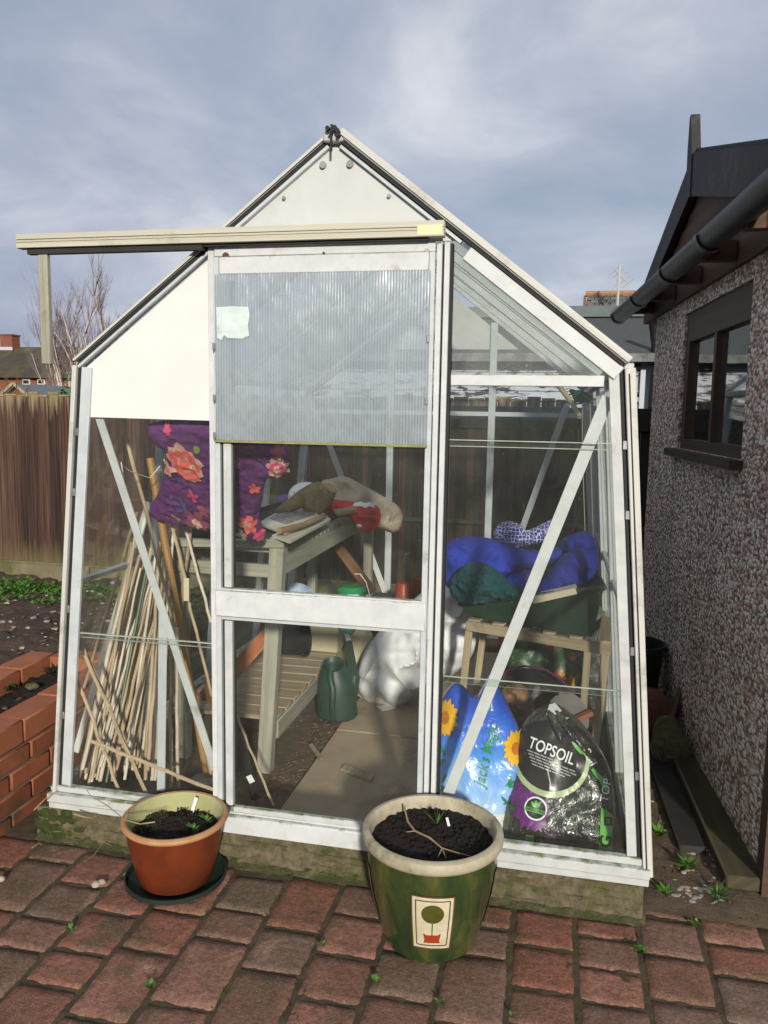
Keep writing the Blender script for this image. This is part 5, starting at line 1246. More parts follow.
flower(p, 196, 488, .020, [('petalpink', 1.0)], parent=CU_, n=4)
flower(p, 170, 463, .022, [('petalpale', 1.0), ('petalred', .5)], parent=CU_, n=5)
flower(p, 207, 503, .025, [('petaldusk', 1.0)], parent=CU_, n=5)
flower(p, 170, 424, .014, [('petalpink', 1.0)], parent=CU_, n=6)
flower(p, 250, 517, .034, [('petalred', 1.0), ('petalpale', .5)], parent=CU_, n=6)
flower(p, 261, 530, .020, [('petalpink', 1.0)], parent=CU_, n=6); flower(p, 235, 524, .014, [('petalpink', 1.0)], parent=CU_, n=6)
flower(p, 245, 527, .022, [('leafcream', 1.0)], parent=CU_, n=4); flower(p, 233, 498, .014, [('petalpink', 1.0)], parent=CU_, n=6)
flower(p, 257, 481, .020, [('petalred', 1.0)], parent=CU_, n=5); flower(p, 239, 455, .018, [('petaldusk', 1.0)], parent=CU_, n=5)
flower(p, 280, 461, .034, [('petalpale', 1.0), ('petalpink', .7), ('petalpale', .35)], parent=CU_, n=7); flower(p, 279, 447, .022, [('petaldusk', 1.0)], parent=CU_, n=5)
t = MB()
for (px, py, a, L_) in ((200, 445, 1.2, .038), (178, 508, -1.3, .03), (175, 507, -.9, .026)): decal(t, p, [petal(L_, L_*.6, a)], p.uvp(px, py), off=.0042, sub=1)
t.build('leaf_print', M['leafprint'], CU_)
t = MB()
for (px, py, a, L_) in ((180, 455, 2.1, .04), (200, 458, .25, .03), (180, 462, 3.4, .026), (198, 470, -.6, .025)): decal(t, p, [petal(L_, L_*.5, a)], p.uvp(px, py), off=.0040, sub=1)
t.build('pale_leaf_print', M['leafcream'], CU_)
random.seed(21)

# ------------------------------------------------------------------ canes and poles in the left corner
def cane(a, c, r, m, lab, cat='cane', group=None, name='bamboo_cane', nodes_=True, flat=None):
    mb = MB(); a, c = V(a), V(c)
    if flat: mb.bar(a, c, flat[0], flat[1], (0, 1, 0), .0015)
    else:
        n = 9 if nodes_ else 2; pts = []; rs = []
        for i in range(n):
            t_ = i/(n-1); q = a.lerp(c, t_)+V((random.gauss(0, .002), random.gauss(0, .002), 0)); 
            if nodes_ and 0 < i < n-1:
                e = (c-a).normalized()*.004; pts += [q-e, q, q+e]; rs += [r, r*1.22, r]
            else: pts.append(q); rs.append(r)
        mb.tube(pts, rs, 8)
    return tag(mb.build(name, M[m], org=a), lab, cat, group)
GRP = 'bamboo canes in the leaning bundle'
for i in range(46):
    t_ = i/45; yb = random.uniform(.07, .24)
    bx_ = 70+84*t_+random.uniform(-6, 6); by_ = random.uniform(770, 790)-yb*60
    tpx = 132+38*t_+random.uniform(-9, 9); tpy = random.uniform(535, 610)+18*(t_-.5)
    a = PY(bx_, by_, yb); a.z = max(a.z, .03); a.x = max(a.x, -.905)
    cane(a, PY(tpx, tpy, .34+yb*.9), random.uniform(.0042, .0068), random.choice(('cane', 'cane', 'palecane', 'palecane')), 'thin bamboo cane in the leaning bundle behind the lower left glass', group=GRP)
cane(PY(106, 782, .12), PY(148, 562, .38), .006, 'greencane', 'longer green plastic cane in the middle of the leaning bamboo bundle', name='plastic_cane', nodes_=False)
cane(PY(147, 775, .2), PY(158, 686, .34), .006, 'greencane', 'short green cane beside the upright aluminium strip', name='plastic_cane', nodes_=False)
cane(PY(76, 752, .30), PY(149, 502, .5), 0, 'whitepole', 'flat white batten leaning right, left of the bamboo bundle', 'batten', name='white_batten', flat=(.026, .012))
cane(PY(84, 688, .42), PY(137, 512, .55), .006, 'cane', 'thin beige cane leaning alone behind the white batten')
cane(PY(86, 655, .06), PY(146, 794, .06), .0062, 'cane', 'crossing cane sloping down right in front of the bundle, upper of two', name='bamboo_cane')
cane(PY(77, 680, .055), PY(119, 790, .055), .0055, 'cane', 'short crossing cane sloping down right at the far left of the bundle')
cane(PY(80, 641, .075), PY(137, 770, .075), .005, 'cane', 'thin crossing cane hidden behind the crossing one in front of the bundle')
cane(PY(92, 741, .05), PY(214, 790, .045), .0062, 'cane', 'nearly level grey cane lying across the bundle foot towards the door')
cane(PY(161, 791, .05), PY(163, 612, .05), 0, 'alugrey', 'upright aluminium strip standing behind the lower left pane', 'metal strip', name='aluminium_strip', flat=(.030, .004))
cane(PY(170, 786, .2), PY(172, 640, .22), .007, 'cane', 'upright brown cane right of the aluminium strip, left one of two')
cane(PY(178, 786, .24), PY(176, 628, .26), .006, 'palecane', 'upright pale cane right of the aluminium strip, right one of two')
cane(PY(208, 778, .45), PY(149, 458, .40), .0135, 'browncane', 'thick tan broom handle leaning left behind the purple cushion', 'handle', name='broom_handle', nodes_=False)
cane(PY(212, 775, .28), PY(122, 419, .30), .0065, 'cane', 'long thin tan cane leaning left, crossing the broom handle', nodes_=True)
cane(PY(212, 696, .44), PY(171, 522, .48), .006, 'cane', 'tan cane leaning down right from below the cushion, by the cream tag')
cane(PY(211, 622, .50), PY(186, 531, .52), .0055, 'palecane', 'short pale cane leaning down right near the door post')
cane(PY(160, 640, .50), PY(174, 528, .5), .0065, 'palecane', 'pale cane under the left half of the cushion, leaning left')
cane(PY(178, 640, .53), PY(189, 532, .53), .0065, 'cane', 'short cane below the middle of the cushion, leaning left')
cane(PY(152, 640, .53), PY(170, 528, .53), .0055, 'palecane', 'thin pale cane just left of the broom handle under the cushion')
mb = MB(); a, c = PY(186.5, 578, .42), PY(186.5, 601, .42); mb.bar(c, a, .021, .003, (0, 1, 0)); tag(mb.build('hanging_tag', M['creamboard']), 'small blank cream tag hanging among the canes below the cushion', 'tag')
mb = MB(); P = [PY(113, 452, .05), PY(118, 462, .06), PY(128, 470, .14), PY(137, 474, .2), PY(150, 478, .3), PY(160, 466, .35)]; mb.tube(P, .0017, 5); mb.tube([PY(121, 462, .06), PY(124, 480, .06), PY(126, 505, .06)], .0017, 5); tag(mb.build('white_string', M['white']), 'thin white string tied between the left brace and the canes', 'string')
mb = MB(); mb.bar(PY(176, 730, .75), PY(222, 682, .75), .075, .03, (0, 1, 0), .003); tag(mb.build('brown_plank', M['brownwood']), 'dark red plank leaning low behind the canes beside the door post', 'plank')
mb = MB(); mb.bar(PY(226, 680, .78), PY(279, 622, .86), .062, .028, (0, 1, 0), .003); tag(mb.build('orange_plank', M['orangewood']), 'bright orange stained plank leaning behind the bench leg', 'plank')
mb = MB(); mb.bar(PY(334, 541, 1.9), PY(372, 592, 1.75), .055, .02, (0, 1, 0), .003); tag(mb.build('brown_batten', M['brownwood']), 'reddish brown batten leaning under the bench top, above the green tub', 'batten')
cane(PY(273, 806, .16), PY(236, 715, .4), .0045, 'cane', 'thin grey stick leaning just inside the door, at its lower left', name='thin_stick')
t = MB(); a, c = PY(255, 797, .25), PY(236, 722, .5); BT_ = thing('black_tube', a, 'black tube with a small white label lying inside the door', 'tube'); t.tube([a, c], .017, 12); t.build('body', M['blackplastic'], BT_); t = MB(); q = PY(252, 777, .27); t.bar(q+V((-.008, -.012, .01)), q+V((.006, -.012, -.014)), .022, .002, (0, 1, 0)); t.build('label', M['white'], BT_)
mb = MB(); mb.lathe([(0, .0), (.05, 0), (.055, .012), (.05, .014), (0, .012)], PZ(205, 782, .02), 20, None, .1); tag(mb.build('flat_stone', M['stone']), 'flat tan stone on the floor at the foot of the broom handle', 'stone')

# ------------------------------------------------------------------ on and under the bench shelf, middle of the floor
CB = thing('cream_box', (-.56, 1.62, .222), 'cream plastic storage box on the bottom shelf of the bench', 'box')
x0, x1 = PY(296, 640, 1.5).x, PY(339, 640, 1.5).x
mb = MB(); mb.hexa([V(q) for q in ((x0+.012, 1.5, .222), (x1-.006, 1.5, .222), (x1-.006, 1.85, .222), (x0+.012, 1.85, .222), (x0, 1.49, .40), (x1, 1.49, .40), (x1, 1.86, .40), (x0, 1.86, .40))], None, .008); mb.build('body', M['creambox'], CB)
mb = MB(); mb.box((x0-.008, 1.48, .401), (x1+.008, 1.87, .425), .005); mb.build('lid', M['creambox'], CB); ctop = .426
mb = MB(); mb.lathe([(0, 0), (.062, 0), (.082, .15), (.088, .15), (.088, .165), (.08, .165), (.058, .01), (0, .01)], PY(270, 640, 1.0), 30, Matrix.Rotation(R(80), 3, 'Y')); tag(mb.build('plant_pot', M['blackplastic']), 'black plastic plant pot lying on its side behind the bench leg', 'pot')
soft('blue_bag', [(286, 602), (288, 584), (300, 582), (314, 590), (318, 602)], 1.5, .045, 'whitegreen', 'small blue and white printed packet on the cream box', 'packet', wr=.008, step=.012)
GT = thing('green_tub', PY(352, 606, 1.62), 'bright green plastic tub with a white label beside the cream box', 'tub')
gq = PY(352, 604, 1.62); mb = MB(); mb.lathe([(0, 0), (.060, 0), (.072, .05), (.078, .075), (.06, .095), (0, .098)], V((gq.x, 1.62, gq.z)), 36); mb.build('body', M['brightgreen'], GT)
ps = PotSurf(V((gq.x, 1.62, gq.z)), [(.060, 0), (.072, .05), (.078, .075), (.06, .095)], -1.25); t = MB(); decal(t, ps, [[(-.06, -.02), (-.06, .022), (.06, .022), (.06, -.02)]], (0, .045), off=.002); lb = t.build('label', M['printwhite'], GT)
t = MB(); decal(t, ps, [[(-.04, -.005), (-.04, .008), (-.02, .008), (-.02, -.005)], [(-.012, -.005), (-.012, .008), (.012, .008), (.012, -.005)], [(.02, -.005), (.02, .008), (.04, .008), (.04, -.005)]], (0, .045), off=.0032); t.build('label_marks', M['petalblue'], lb)
mb = MB(); mb.tube([PY(355, 574, 1.55), PY(360, 574, 1.54), PY(366, 582, 1.53), (PY(371, 600, 1.53))], .003, 6); mb.build('handle', M['white'], GT)
mb = MB(); cz = .30; a = PY(405, 602, 2.0); mb.box((a.x-.22, 1.78, .03), (a.x+.16, 2.2, a.z), .006); tag(mb.build('storage_crate', M['blackplastic']), 'dark storage crate at the back, holding up the red pots', 'crate')
for (px, py, Y_, s, lab) in ((403, 602, 1.98, 1.0, 'upturned red brown plastic pot at the back, nearer the bench'), (419, 600, 2.06, 1.1, 'taller red brown plastic pot at the back, beside the door post')):
    q = PY(px, py, Y_); q.z = a.z+.001; mb = MB(); mb.lathe([(.052*s, 0), (.052*s, .02), (.047*s, .021), (.038*s, .105*s), (.033*s, .112*s), (0, .112*s)], q, 28); tag(mb.build('plastic_pot', M['redplastic']), lab, 'pot', 'red plastic pots at the back')
soft('hose_reel', [(340, 655), (352, 632), (362, 626), (372, 630), (374, 648), (362, 668), (346, 676)], 1.62, .05, 'creambox', 'round beige reel half hidden behind the watering can', 'reel', step=.014)
mb = MB(); a0 = PY(378, 640, 1.66); mb.tube([a0+V((.10*math.cos(t_), 0, .11*math.sin(t_))) for t_ in [math.pi*2*k/24 for k in range(25)]], .024, 10); tag(mb.build('black_hoop', M['blackplastic']), 'black rubber hoop between the watering can and the white sack', 'hoop')
# watering can
wc = PZ(337, 716, .034); WC = thing('watering_can', wc, 'dark green plastic watering can with a turquoise rose, standing on the slab path', 'watering can')
def loft(mb, secs, n=28):
    rings = [[mb.bm.verts.new((cx+rx*math.cos(2*math.pi*k/n), cy+ry*math.sin(2*math.pi*k/n), z+.55*ry*math.sin(2*math.pi*k/n)*max(0, min(1, (z-secs[0][2]-.12)/.13)))) for k in range(n)] for (cx, cy, z, rx, ry) in secs]
    fs = [mb.bm.faces.new([rings[i][k], rings[i][(k+1) % n], rings[i+1][(k+1) % n], rings[i+1][k]]) for i in range(len(rings)-1) for k in range(n)]
    fs.append(mb.bm.faces.new(list(reversed(rings[0]))))
    mb._uv(fs, (0, 0, 1))
op = PY(333, 668, wc.y-.02)
mb = MB(); S = lambda z, rx, ry, t_: (wc.x+(op.x-wc.x)*t_, wc.y+(op.y-wc.y)*t_, z, rx, ry)
loft(mb, [S(.034, .085, .075, 0), S(.045, .096, .085, 0), (*S(.09, .094, .083, .1),), S(.16, .088, .078, .2), S(.21, .080, .070, .4), S(.25, .066, .058, .65), S(.285, .048, .044, .9), S(op.z, .041, .036, 1), S(op.z+.004, .036, .031, 1), S(op.z-.03, .034, .028, 1), S(op.z-.10, .03, .025, 1)])
mb.build('body', M['cangreen'], WC)
mb = MB(); mb.tube([op+V((0, -.040, .0)), op+V((.004, -.058, -.03)), wc+V((.006, -.097, .16)), wc+V((.006, -.104, .08)), wc+V((.006, -.088, .016))], [.014, .015, .014, .013, .013], 12); mb.build('handle', M['cangreen'], WC)
mb = MB(); e1 = PY(349, 642, wc.y+.24); mb.tube([wc+V((.045, .05, .06)), wc+V((.055, .09, .16)), PY(352, 668, wc.y+.14), e1], [.035, .030, .024, .015], 14); mb.build('spout', M['cangreen'], WC)
e2 = PY(347, 634, wc.y+.25); mb = MB(); mb.tube([e1, e2], .013, 12); mb.build('collar', M['printwhite'], WC)
mb = MB(); ax = (PY(347, 624, wc.y+.26)-e2).normalized(); mb.tube([e2, e2+ax*.014, e2+ax*.035, e2+ax*.050, e2+ax*.056], [.016, .030, .040, .038, .020], 20); mb.build('rose', M['teal'], WC)
soft('white_sack', [(358, 672), (362, 656), (372, 640), (388, 620), (410, 602), (432, 584), (452, 574), (466, 582), (480, 610), (486, 632), (474, 658), (448, 680), (420, 694), (398, 708), (386, 705), (368, 703), (359, 692)], 1.42, .17, 'sack', 'big bulging white sack lying on the slab path behind the door post', 'sack', wr=0.032, ws=9, ridge=True, seed=9, step=.013, Tb=.12)
def floor_piece(name, px, z, t_, m, lab, cat):
    mb = MB(); mb.prism([PZ(a, c, z) for a, c in px], (0, 0, t_)); tag(mb.build(name, M[m]), lab, cat)
floor_piece('wooden_offcut', [(341, 771), (345, 767), (374, 777), (371, 783)], .036, .012, 'palewood', 'flat wooden offcut lying on the slab path inside the door', 'offcut')
floor_piece('wood_splinter', [(309, 746), (312, 744), (323, 759), (320, 761)], .036, .006, 'palewood', 'thin wood splinter on the slab path edge below the bench', 'splinter')
floor_piece('paper_strip', [(353, 693), (361, 690), (373, 699), (364, 699)], .036, .003, 'white', 'torn white paper strip on the path by the watering can', 'paper')
floor_piece('paper_strip', [(376, 707), (396, 703), (397, 708), (382, 711)], .036, .003, 'white', 'torn white paper strip under the tip of the white sack', 'paper')
mb = MB()
for i in range(900):
    x, y = random.uniform(-.36, -.235), random.uniform(.1, 2.2)
    if i % 3 == 0: x = random.uniform(-.8, -.24)
    mb.blob((x, y, .014+.008*fbm(x, y, 9, 3)), random.uniform(.002, .006), i, .3, 1, (1.3, 1, .6))
tag(mb.build('floor_grit', M['litter']), kind='stuff')

# ------------------------------------------------------------------ stool, tray of fabrics
ST = thing('slatted_stool', (.62, 1.05, .034), 'rough wooden slatted stool under the dark green tray', 'stool')
def gleg(a, c, y, w=.030):
    p, q = PY(*a, y), PY(*c, y); q = p+(q-p)*((p.z-.034)/(p.z-q.z)); part('leg', 'palewood', ST, (q, p, w, w, uy, .002))
gleg((470, 622), (463, 690), 1.0); gleg((607, 640), (596, 735), .80); gleg((484, 628), (476, 690), 1.30); gleg((588, 642), (583, 712), 1.15)
A, B = PY(467, 625, .985), PY(611, 650, .785); part('front_rail', 'palewood', ST, (A, B, .022, .042, up, .002))
A2, B2 = A+V((.10, .36, .0)), B+V((.035, .38, 0)); part('rear_rail', 'palewood', ST, (A2, B2, .022, .042, up, .002))
mb = MB()
for k in range(6):
    t_ = .05+.18*k; mb.bar(A.lerp(B, t_)+V((0, -.012, .026)), A2.lerp(B2, t_)+V((0, .01, .026)), .05, .010, up, .002)
mb.build('slats', M['palewood'], ST)
TR_ = thing('green_tray', (.6, 1.05, .56), 'dark green plastic tray full of blue fabrics on the slatted stool', 'tray')
off = V((0, 0, .012)); b0, b1 = PY(468, 618, .975)+off, PY(592, 640, .80)+off; b3, b2 = b0+V((.06, .34, .0)), b1+V((-.02, .36, 0))
t0, t1 = PY(460, 604, .955), PY(604, 588, .78); t3, t2 = t0+V((.05, .42, .03)), t1+V((-.02, .42, .0))
mb = MB(); vs = [mb.bm.verts.new(q) for q in (b0, b1, b2, b3, t0, t1, t2, t3)]
iv_ = lambda q: q+(sum((b0, b1, b2, b3), V())/4-q)*.03+V((0, 0, .006))
ins = [mb.bm.verts.new(iv_(q)) for q in (b0, b1, b2, b3)]+[mb.bm.verts.new(q+(sum((t0, t1, t2, t3), V())/4-q)*.03) for q in (t0, t1, t2, t3)]
fs = []
for i in range(4):
    j = (i+1) % 4; fs += [mb.bm.faces.new([vs[i], vs[j], vs[4+j], vs[4+i]]), mb.bm.faces.new([ins[j], ins[i], ins[4+i], ins[4+j]]), mb.bm.faces.new([vs[4+i], vs[4+j], ins[4+j], ins[4+i]])]
fs += [mb.bm.faces.new([vs[3], vs[2], vs[1], vs[0]]), mb.bm.faces.new(ins[:4])]; mb._uv(fs, ux); mb.build('body', M['crate'], TR_)
mb = MB(); mb.tube([t0, t1], .011, 8); mb.tube([t1, t2], .011, 8); mb.tube([t2, t3], .011, 8); mb.tube([t3, t0], .011, 8); mb.build('rim', M['crate'], TR_)
mb = MB(); q = [PY(531, 598, .83), PY(575, 588, .79), PY(577, 594, .785), PY(533, 604, .825)]; mb.prism(q, (.004, .06, .004)); tag(mb.build('cream_board', M['creamboard']), 'cream strip of board lying over the front rim of the green tray', 'board')
soft('blue_blanket', [(441, 556), (446, 542), (460, 537), (482, 536), (505, 543), (532, 552), (560, 545), (566, 556), (548, 566), (528, 568), (512, 572), (505, 580), (490, 580), (472, 584), (457, 594), (447, 588), (441, 572)], 1.05, .11, 'bluefleece', 'rolled royal blue blanket filling the left and middle of the green tray', 'blanket', wr=0.032, ws=10.2, ridge=True, seed=12, step=.010, Tb=.10)
soft('blue_blanket', [(500, 582), (515, 571), (534, 570), (544, 584), (536, 596), (512, 598)], .97, .05, 'bluefleece', 'small fold of royal blue fabric beside the teal towel', 'blanket', wr=0.013, ws=17, ridge=True, seed=14, step=.012)
soft('padded_jacket', [(534, 592), (545, 578), (556, 562), (566, 552), (584, 546), (598, 550), (599, 568), (597, 580), (588, 588), (566, 592), (548, 597)], .95, .08, 'bluedark', 'padded navy blue jacket at the right end of the green tray', 'jacket', wr=0.016, ws=15.3, ridge=True, seed=17, step=.012)
soft('padded_jacket', [(554, 545), (568, 535), (588, 529), (596, 540), (597, 552), (580, 552), (562, 556)], 1.12, .06, 'bluedark', 'rolled navy collar on top, right of the white net pattern', 'jacket', wr=0.016, ws=15.3, ridge=True, seed=19, step=.012)
soft('patterned_cloth', [(492, 536), (497, 525), (508, 520), (520, 524), (526, 532), (540, 525), (553, 518), (559, 522), (556, 534), (540, 544), (520, 547), (500, 545)], 1.12, .05, 'net', 'blue cloth with a white net pattern on top of the blankets', 'cloth', wr=0.020, ws=20.4, ridge=True, seed=21, step=.010)
soft('teal_towel', [(448, 590), (453, 574), (466, 563), (482, 561), (496, 569), (508, 580), (522, 590), (520, 598), (500, 600), (484, 604), (468, 604), (454, 600)], .90, .055, 'tealcloth', 'crumpled teal towel hanging over the left rim of the tray', 'towel', wr=0.031, ws=22.1, ridge=True, seed=23, step=.008)
mb = MB(); q = PY(527, 587, .93); mb.lathe([(0, 0), (.014, 0), (.015, .005), (.015, .035), (.008, .045), (.008, .055), (0, .055)], q, 20); tag(mb.build('small_bottle', M['petalblue']), 'tiny blue bottle standing among the fabrics in the tray', 'bottle')

# ------------------------------------------------------------------ under and around the stool
p, rt = soft('printed_bag', [(496, 640), (520, 634), (560, 638), (592, 648), (590, 690), (575, 720), (520, 720), (498, 690)], 1.42, .09, 'greenprint', 'leafy green printed bag standing at the back under the stool', 'bag', mats=1, wr=0.013, ws=15.3, ridge=True, seed=31, step=.016)
for (px, py, m, r) in ((558, 668, 'suncentre', .030), (571, 676, 'sunpetal', .036), (572, 652, 'sunpetal', .022), (504, 640, 'petalpink', .03), (552, 642, 'petalpink', .028)):
    flower(p, px, py, r, [(m, 1.0)], n=7, parent=rt)
random.seed(33)
p, rt = soft('open_sack', [(498, 690), (503, 674), (520, 667), (545, 670), (566, 684), (574, 700), (572, 735), (540, 745), (500, 735)], 1.08, .10, 'violetbag', 'dark open sack with a violet rim under the stool', 'sack', mats=1, wr=0.018, ws=17, ridge=True, seed=35, step=.016)
mb = MB(); mb.tube([PY(a, c, 1.0) for a, c in ((499, 680), (508, 670), (524, 666), (545, 669), (562, 680), (571, 692))], .008, 8, flat=.5); mb.build('violet_rim', mat('violet plastic', (.16, .025, .12), rough=.4), rt)
soft('crumpled_paper', [(500, 692), (508, 684), (520, 683), (530, 690), (528, 702), (514, 706), (503, 702)], .78, .05, 'crumple', 'crumpled shiny brown paper behind the blue bag top', 'paper', wr=0.027, ws=23.8, ridge=True, seed=37, step=.009)
soft('grey_sheet', [(544, 700), (574, 690), (590, 712), (588, 735), (560, 732)], .80, .015, 'greypaper', 'folded grey sheet between the open sack and the stool leg', 'sheet', wr=.008, seed=38, step=.014)
mb = MB(); mb.bar(PY(572, 722, .74), PY(592, 712, .76), .03, .018, up, .002); tag(mb.build('broken_tile', M['coping']), 'little orange tile fragment beside the right front stool leg', 'tile')
soft('polythene_sheet', [(578, 618), (598, 602), (610, 618), (608, 690), (604, 740), (590, 736), (586, 690), (580, 650)], 1.22, .05, 'clearpoly', 'crumpled cloudy polythene hanging by the right side glass', 'polythene', wr=0.027, ws=15.3, ridge=True, seed=41, step=.014)
mb = MB(); mb.tube([PY(548, 372, 1.3), PY(562, 390, 1.25), PY(572, 403, 1.2), PY(580, 417, 1.15)], .011, 10); tag(mb.build('short_cane', M['hose']), 'short thick yellowish cane end hanging from the right roof slope', 'cane')
mb = MB()
for k in range(9):
    a = random.random()*3; q = PY(580+random.uniform(-5, 5), 396+random.uniform(-3, 3), 1.5); mb.tube([q+V((.035*math.cos(t_+a), .01*math.sin(t_*2), .022*math.sin(t_))) for t_ in [2*math.pi*j/12 for j in range(13)]], .004, 5)
tag(mb.build('twine_hank', M['twine']), 'hank of green twine hanging high at the right side glass', 'twine')
for k, (px, lab) in enumerate(((582, 'thin upright rod standing for a reflected line in the side glass, left one'), (590, 'thin upright rod standing for a reflected line in the side glass, right one'))):
    mb = MB(); mb.tube([PY(px, 402, 1.5), PY(px+1, 470, 1.49), PY(px+4, 560, 1.48)], .002, 5); tag(mb.build('reflection_line', M['greywood']), lab, 'string')  # thin tubes added to draw upright reflections in the side pane

# ------------------------------------------------------------------ compost bags behind the right pane
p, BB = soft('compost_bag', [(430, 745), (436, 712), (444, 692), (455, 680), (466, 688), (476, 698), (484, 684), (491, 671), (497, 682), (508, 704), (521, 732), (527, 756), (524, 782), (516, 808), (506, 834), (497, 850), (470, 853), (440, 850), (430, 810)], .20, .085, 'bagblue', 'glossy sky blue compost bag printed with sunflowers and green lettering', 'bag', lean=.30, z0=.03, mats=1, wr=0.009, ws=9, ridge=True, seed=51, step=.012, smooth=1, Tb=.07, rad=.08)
tt = MB(); text(tt, p, "Jack's Magic", p.uvp(489, 751), .050, rot=R(80), off=.0075, bold=.010, shear=.18, wide=.84); tt.build('green_lettering', M['printgreen'], BB)
def sunflower(px, py, r, sq):
    c = p.uvp(px, py); t = MB()
    for i in range(16): decal(t, p, [[(x*sq, y) for x, y in petal(r*(1 if i % 2 else .9), r*.34, 6.283*i/16+.1)]], c, off=.0045+.0001*i, sub=1)
    f = t.build('sunflower_print', M['sunpetal'], BB); t = MB(); decal(t, p, [circle(r*.34, 20, sq, 1, jag=.12)], c, off=.0072, sub=1); t.build('flower_centre', M['suncentre'], f)
sunflower(448, 716, .066, .72); sunflower(517, 746, .062, .70)
t = MB()
for (px, py, a, L_) in ((440, 752, 2.6, .05), (438, 762, .6, .04), (444, 742, -1.2, .035), (512, 772, -1.6, .04), (508, 780, -.4, .03), (516, 778, -2.6, .035), (503, 792, -.8, .03), (446, 778, 1.2, .03), (436, 776, 2.0, .03), (442, 786, .2, .03), (505, 800, .5, .025), (450, 788, 2.4, .03)): decal(t, p, [petal(L_, L_*.3, a)], p.uvp(px, py), off=.0042, sub=1)
decal(t, p, [[(-.013, -.02), (.008, -.024), (.016, .012), (.012, .02), (-.006, .016)]], p.uvp(489, 703), off=.004, sub=1)
t.build('leaf_print', M['printgreen'], BB)
t = MB(); decal(t, p, [[(-.03, -.025), (-.03, .025), (.028, .03), (.03, -.02)]], p.uvp(503, 818), off=.004, sub=2)
for k in range(3): decal(t, p, [circle(.006, 12, 1.6, 1)], p.uvp(470+9*k, 803-k), off=.004, sub=0)
t.build('white_print', M['printwhite'], BB)
t = MB()
for k in range(6): decal(t, p, [[(-.024, -.0016), (-.024, .0016), (.020-.006*(k % 3), .0016), (.020-.006*(k % 3), -.0016)]], (p.uvp(503, 818)[0], p.uvp(503, 818)[1]+.018-.007*k), off=.0052, sub=0)
t.build('small_print', M['printgrey'], BB)

q, TB = soft('topsoil_bag', [(498, 853), (500, 822), (505, 792), (512, 760), (518, 735), (526, 718), (538, 708), (550, 702), (562, 706), (578, 718), (594, 738), (606, 758), (612, 776), (615, 800), (617, 830), (618, 856), (580, 858), (540, 856)], .17, .10, 'bagblack', 'shiny dark topsoil bag with a black circle and a lime green side band', 'bag', lean=.42, z0=.03, mats=1, wr=0.010, ws=10, ridge=True, seed=61, step=.011, smooth=1, Tb=.08, rad=.09)
c0 = q.uvp(550, 762)
t = MB(); arc = [(math.cos(math.radians(a)), math.sin(math.radians(a))) for a in range(170, 372, 10)]
for (a_, b_) in zip(arc, arc[1:]): decal(t, q, [[(a_[0]*.108, a_[1]*.106+.02), (a_[0]*.120, a_[1]*.120+.016), (b_[0]*.120, b_[1]*.120+.016), (b_[0]*.108, b_[1]*.106+.02)]], c0, off=.0062, sub=1)
t.build('pale_arc', M['arcgreen'], TB)
t = MB(); decal(t, q, [circle(.112, 40, 1, .98, c=(0, .022))], c0, off=.0050, sub=3); t.build('black_circle', M['printblack'], TB)
t = MB(); ci = q.uvp(532, 808)
decal(t, q, [circle(.062, 18, 1.0, 1, jag=.25)], ci, off=.0045, sub=2); decal(t, q, [circle(.04, 14, 1, 1, jag=.3)], q.uvp(516, 790), off=.0043, sub=1); t.build('purple_flowers', M['printpurple'], TB)
t = MB(); text(t, q, 'TOPSOIL', q.uvp(551, 751), .050, rot=R(-16), off=.0085, bold=.012, wide=.74); t.build('white_lettering', M['printwhite'], TB)
t = MB()
for k in range(5):
    n_ = random.randint(5, 7)
    for j in range(n_): decal(t, q, [[(-.011, -.0017), (-.011, .0017), (.008, .0017), (.008, -.0017)]], (c0[0]-.062+.021*j+.004*k, c0[1]+.028-.010*k-.0058*j), rot=R(-17), off=.0085, sub=0)
t.build('small_print', M['printgrey'], TB)
cb_ = q.uvp(536, 806)
t = MB(); decal(t, q, [circle(.035, 30)], cb_, off=.0075, sub=2); bd = t.build('round_badge', M['printwhite'], TB)
t = MB(); decal(t, q, [circle(.030, 30)], cb_, off=.0092, sub=2); t.build('badge_centre', M['printblack'], bd)
t = MB(); decal(t, q, [[(-.032, -.012), (-.030, .0), (.030, .0), (.032, -.012)]], cb_, rot=R(-8), off=.0108, sub=1)
for a in (-.7, 0, .7): decal(t, q, [petal(.022, .010, math.pi/2+a)], (cb_[0], cb_[1]+.003), off=.0108, sub=1)
t.build('badge_leaf', M['printlime'], bd)
t = MB(); text(t, q, 'WEED FREE', (cb_[0], cb_[1]-.006), .0115, rot=R(-8), off=.0124, bold=.02); t.build('badge_lettering', M['printblack'], bd)
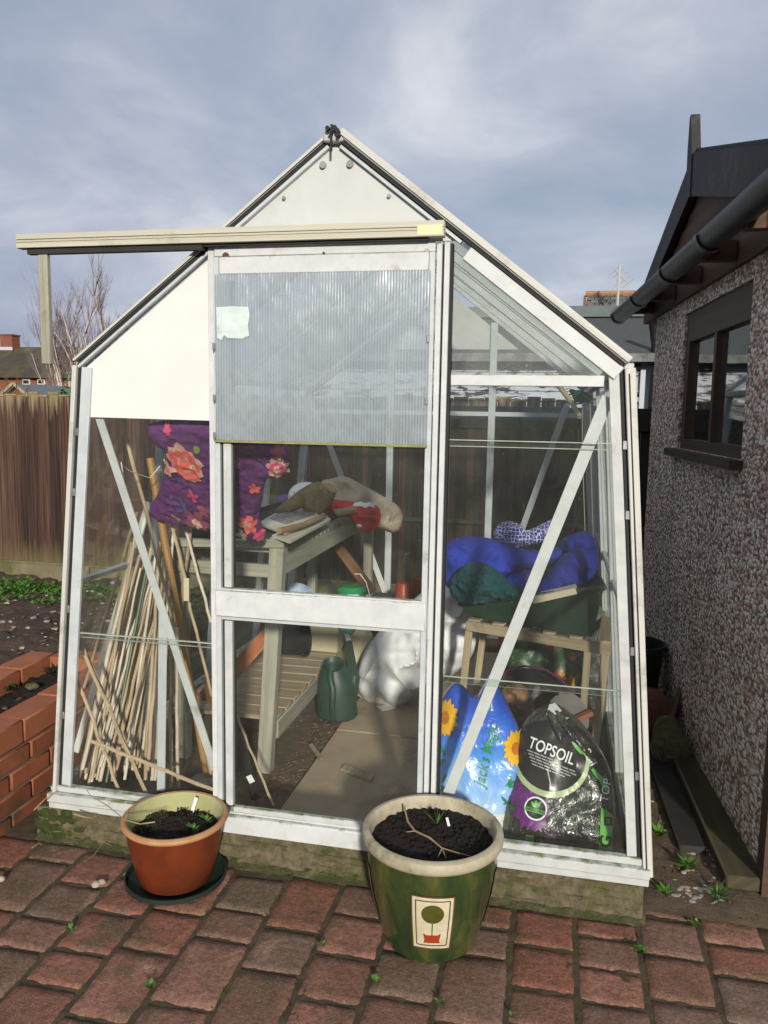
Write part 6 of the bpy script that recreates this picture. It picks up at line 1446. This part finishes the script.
t = MB(); decal(t, q, [[(-.012, -.016), (-.012, .012), (.012, .012), (.012, -.016)]], q.uvp(530, 836), off=.0055, sub=1)
decal(t, q, [[(-.018, -.085), (-.014, .06), (.0, .056), (.024, .04), (.022, -.088)]], q.uvp(603, 826), off=.006, sub=3); gb = t.build('lime_band', M['printlime'], TB)
t = MB(); text(t, q, 'G', q.uvp(604, 838), .050, rot=R(83), off=.0085, bold=.025); decal(t, q, [[(-.013, -.012), (-.013, .014), (.014, .014), (.014, -.012)]], q.uvp(606, 819), off=.0082, sub=1); text(t, q, '30', q.uvp(530, 836), .016, rot=0, off=.0075, bold=.02); t.build('band_lettering', M['printblack'], gb)
t = MB(); text(t, q, '30', q.uvp(606, 819), .016, rot=R(83), off=.0105, bold=.02); t.build('band_number', M['printlime'], gb)
t = MB(); text(t, q, 'TOP', q.uvp(604, 789), .036, rot=R(80), off=.007, bold=.01); text(t, q, 'Soil', q.uvp(588, 757), .036, rot=R(-60), off=.007, bold=.01); t.build('side_lettering', M['printwhite'], TB)
t = MB()
for (px, py, a, L_) in ((571, 742, -.8, .05), (580, 748, -.9, .06), (590, 768, -.8, .07), (596, 774, -1.0, .06), (565, 728, -.6, .05), (557, 722, .4, .04)): decal(t, q, [petal(L_, L_*.22, a)], q.uvp(px, py), off=.0058, sub=1)
t.build('leaf_print', M['printlime'], TB)
mb = MB(); pts = [q.pt(*q.uvp(a, c), .012) for a, c in ((546, 716), (549, 706), (555, 704), (561, 712), (553, 717))]; mb.prism(pts, (0, .006, 0)); mb.build('white_flap', M['printwhite'], TB)
t = MB()
for (a_, c_) in (((548, 712), (566, 738)), ((556, 712), (580, 748)), ((551, 714), (562, 744)), ((562, 718), (592, 762))):
    P = [q.pt(*q.uvp(a_[0]+(c_[0]-a_[0])*k/5, a_[1]+(c_[1]-a_[1])*k/5), .006+.010*math.sin(math.pi*k/5)) for k in range(6)]; t.tube(P, [.006, .012, .013, .012, .009, .003], 7, flat=.6)
t.build('gathered_folds', M['bagblack'], TB)
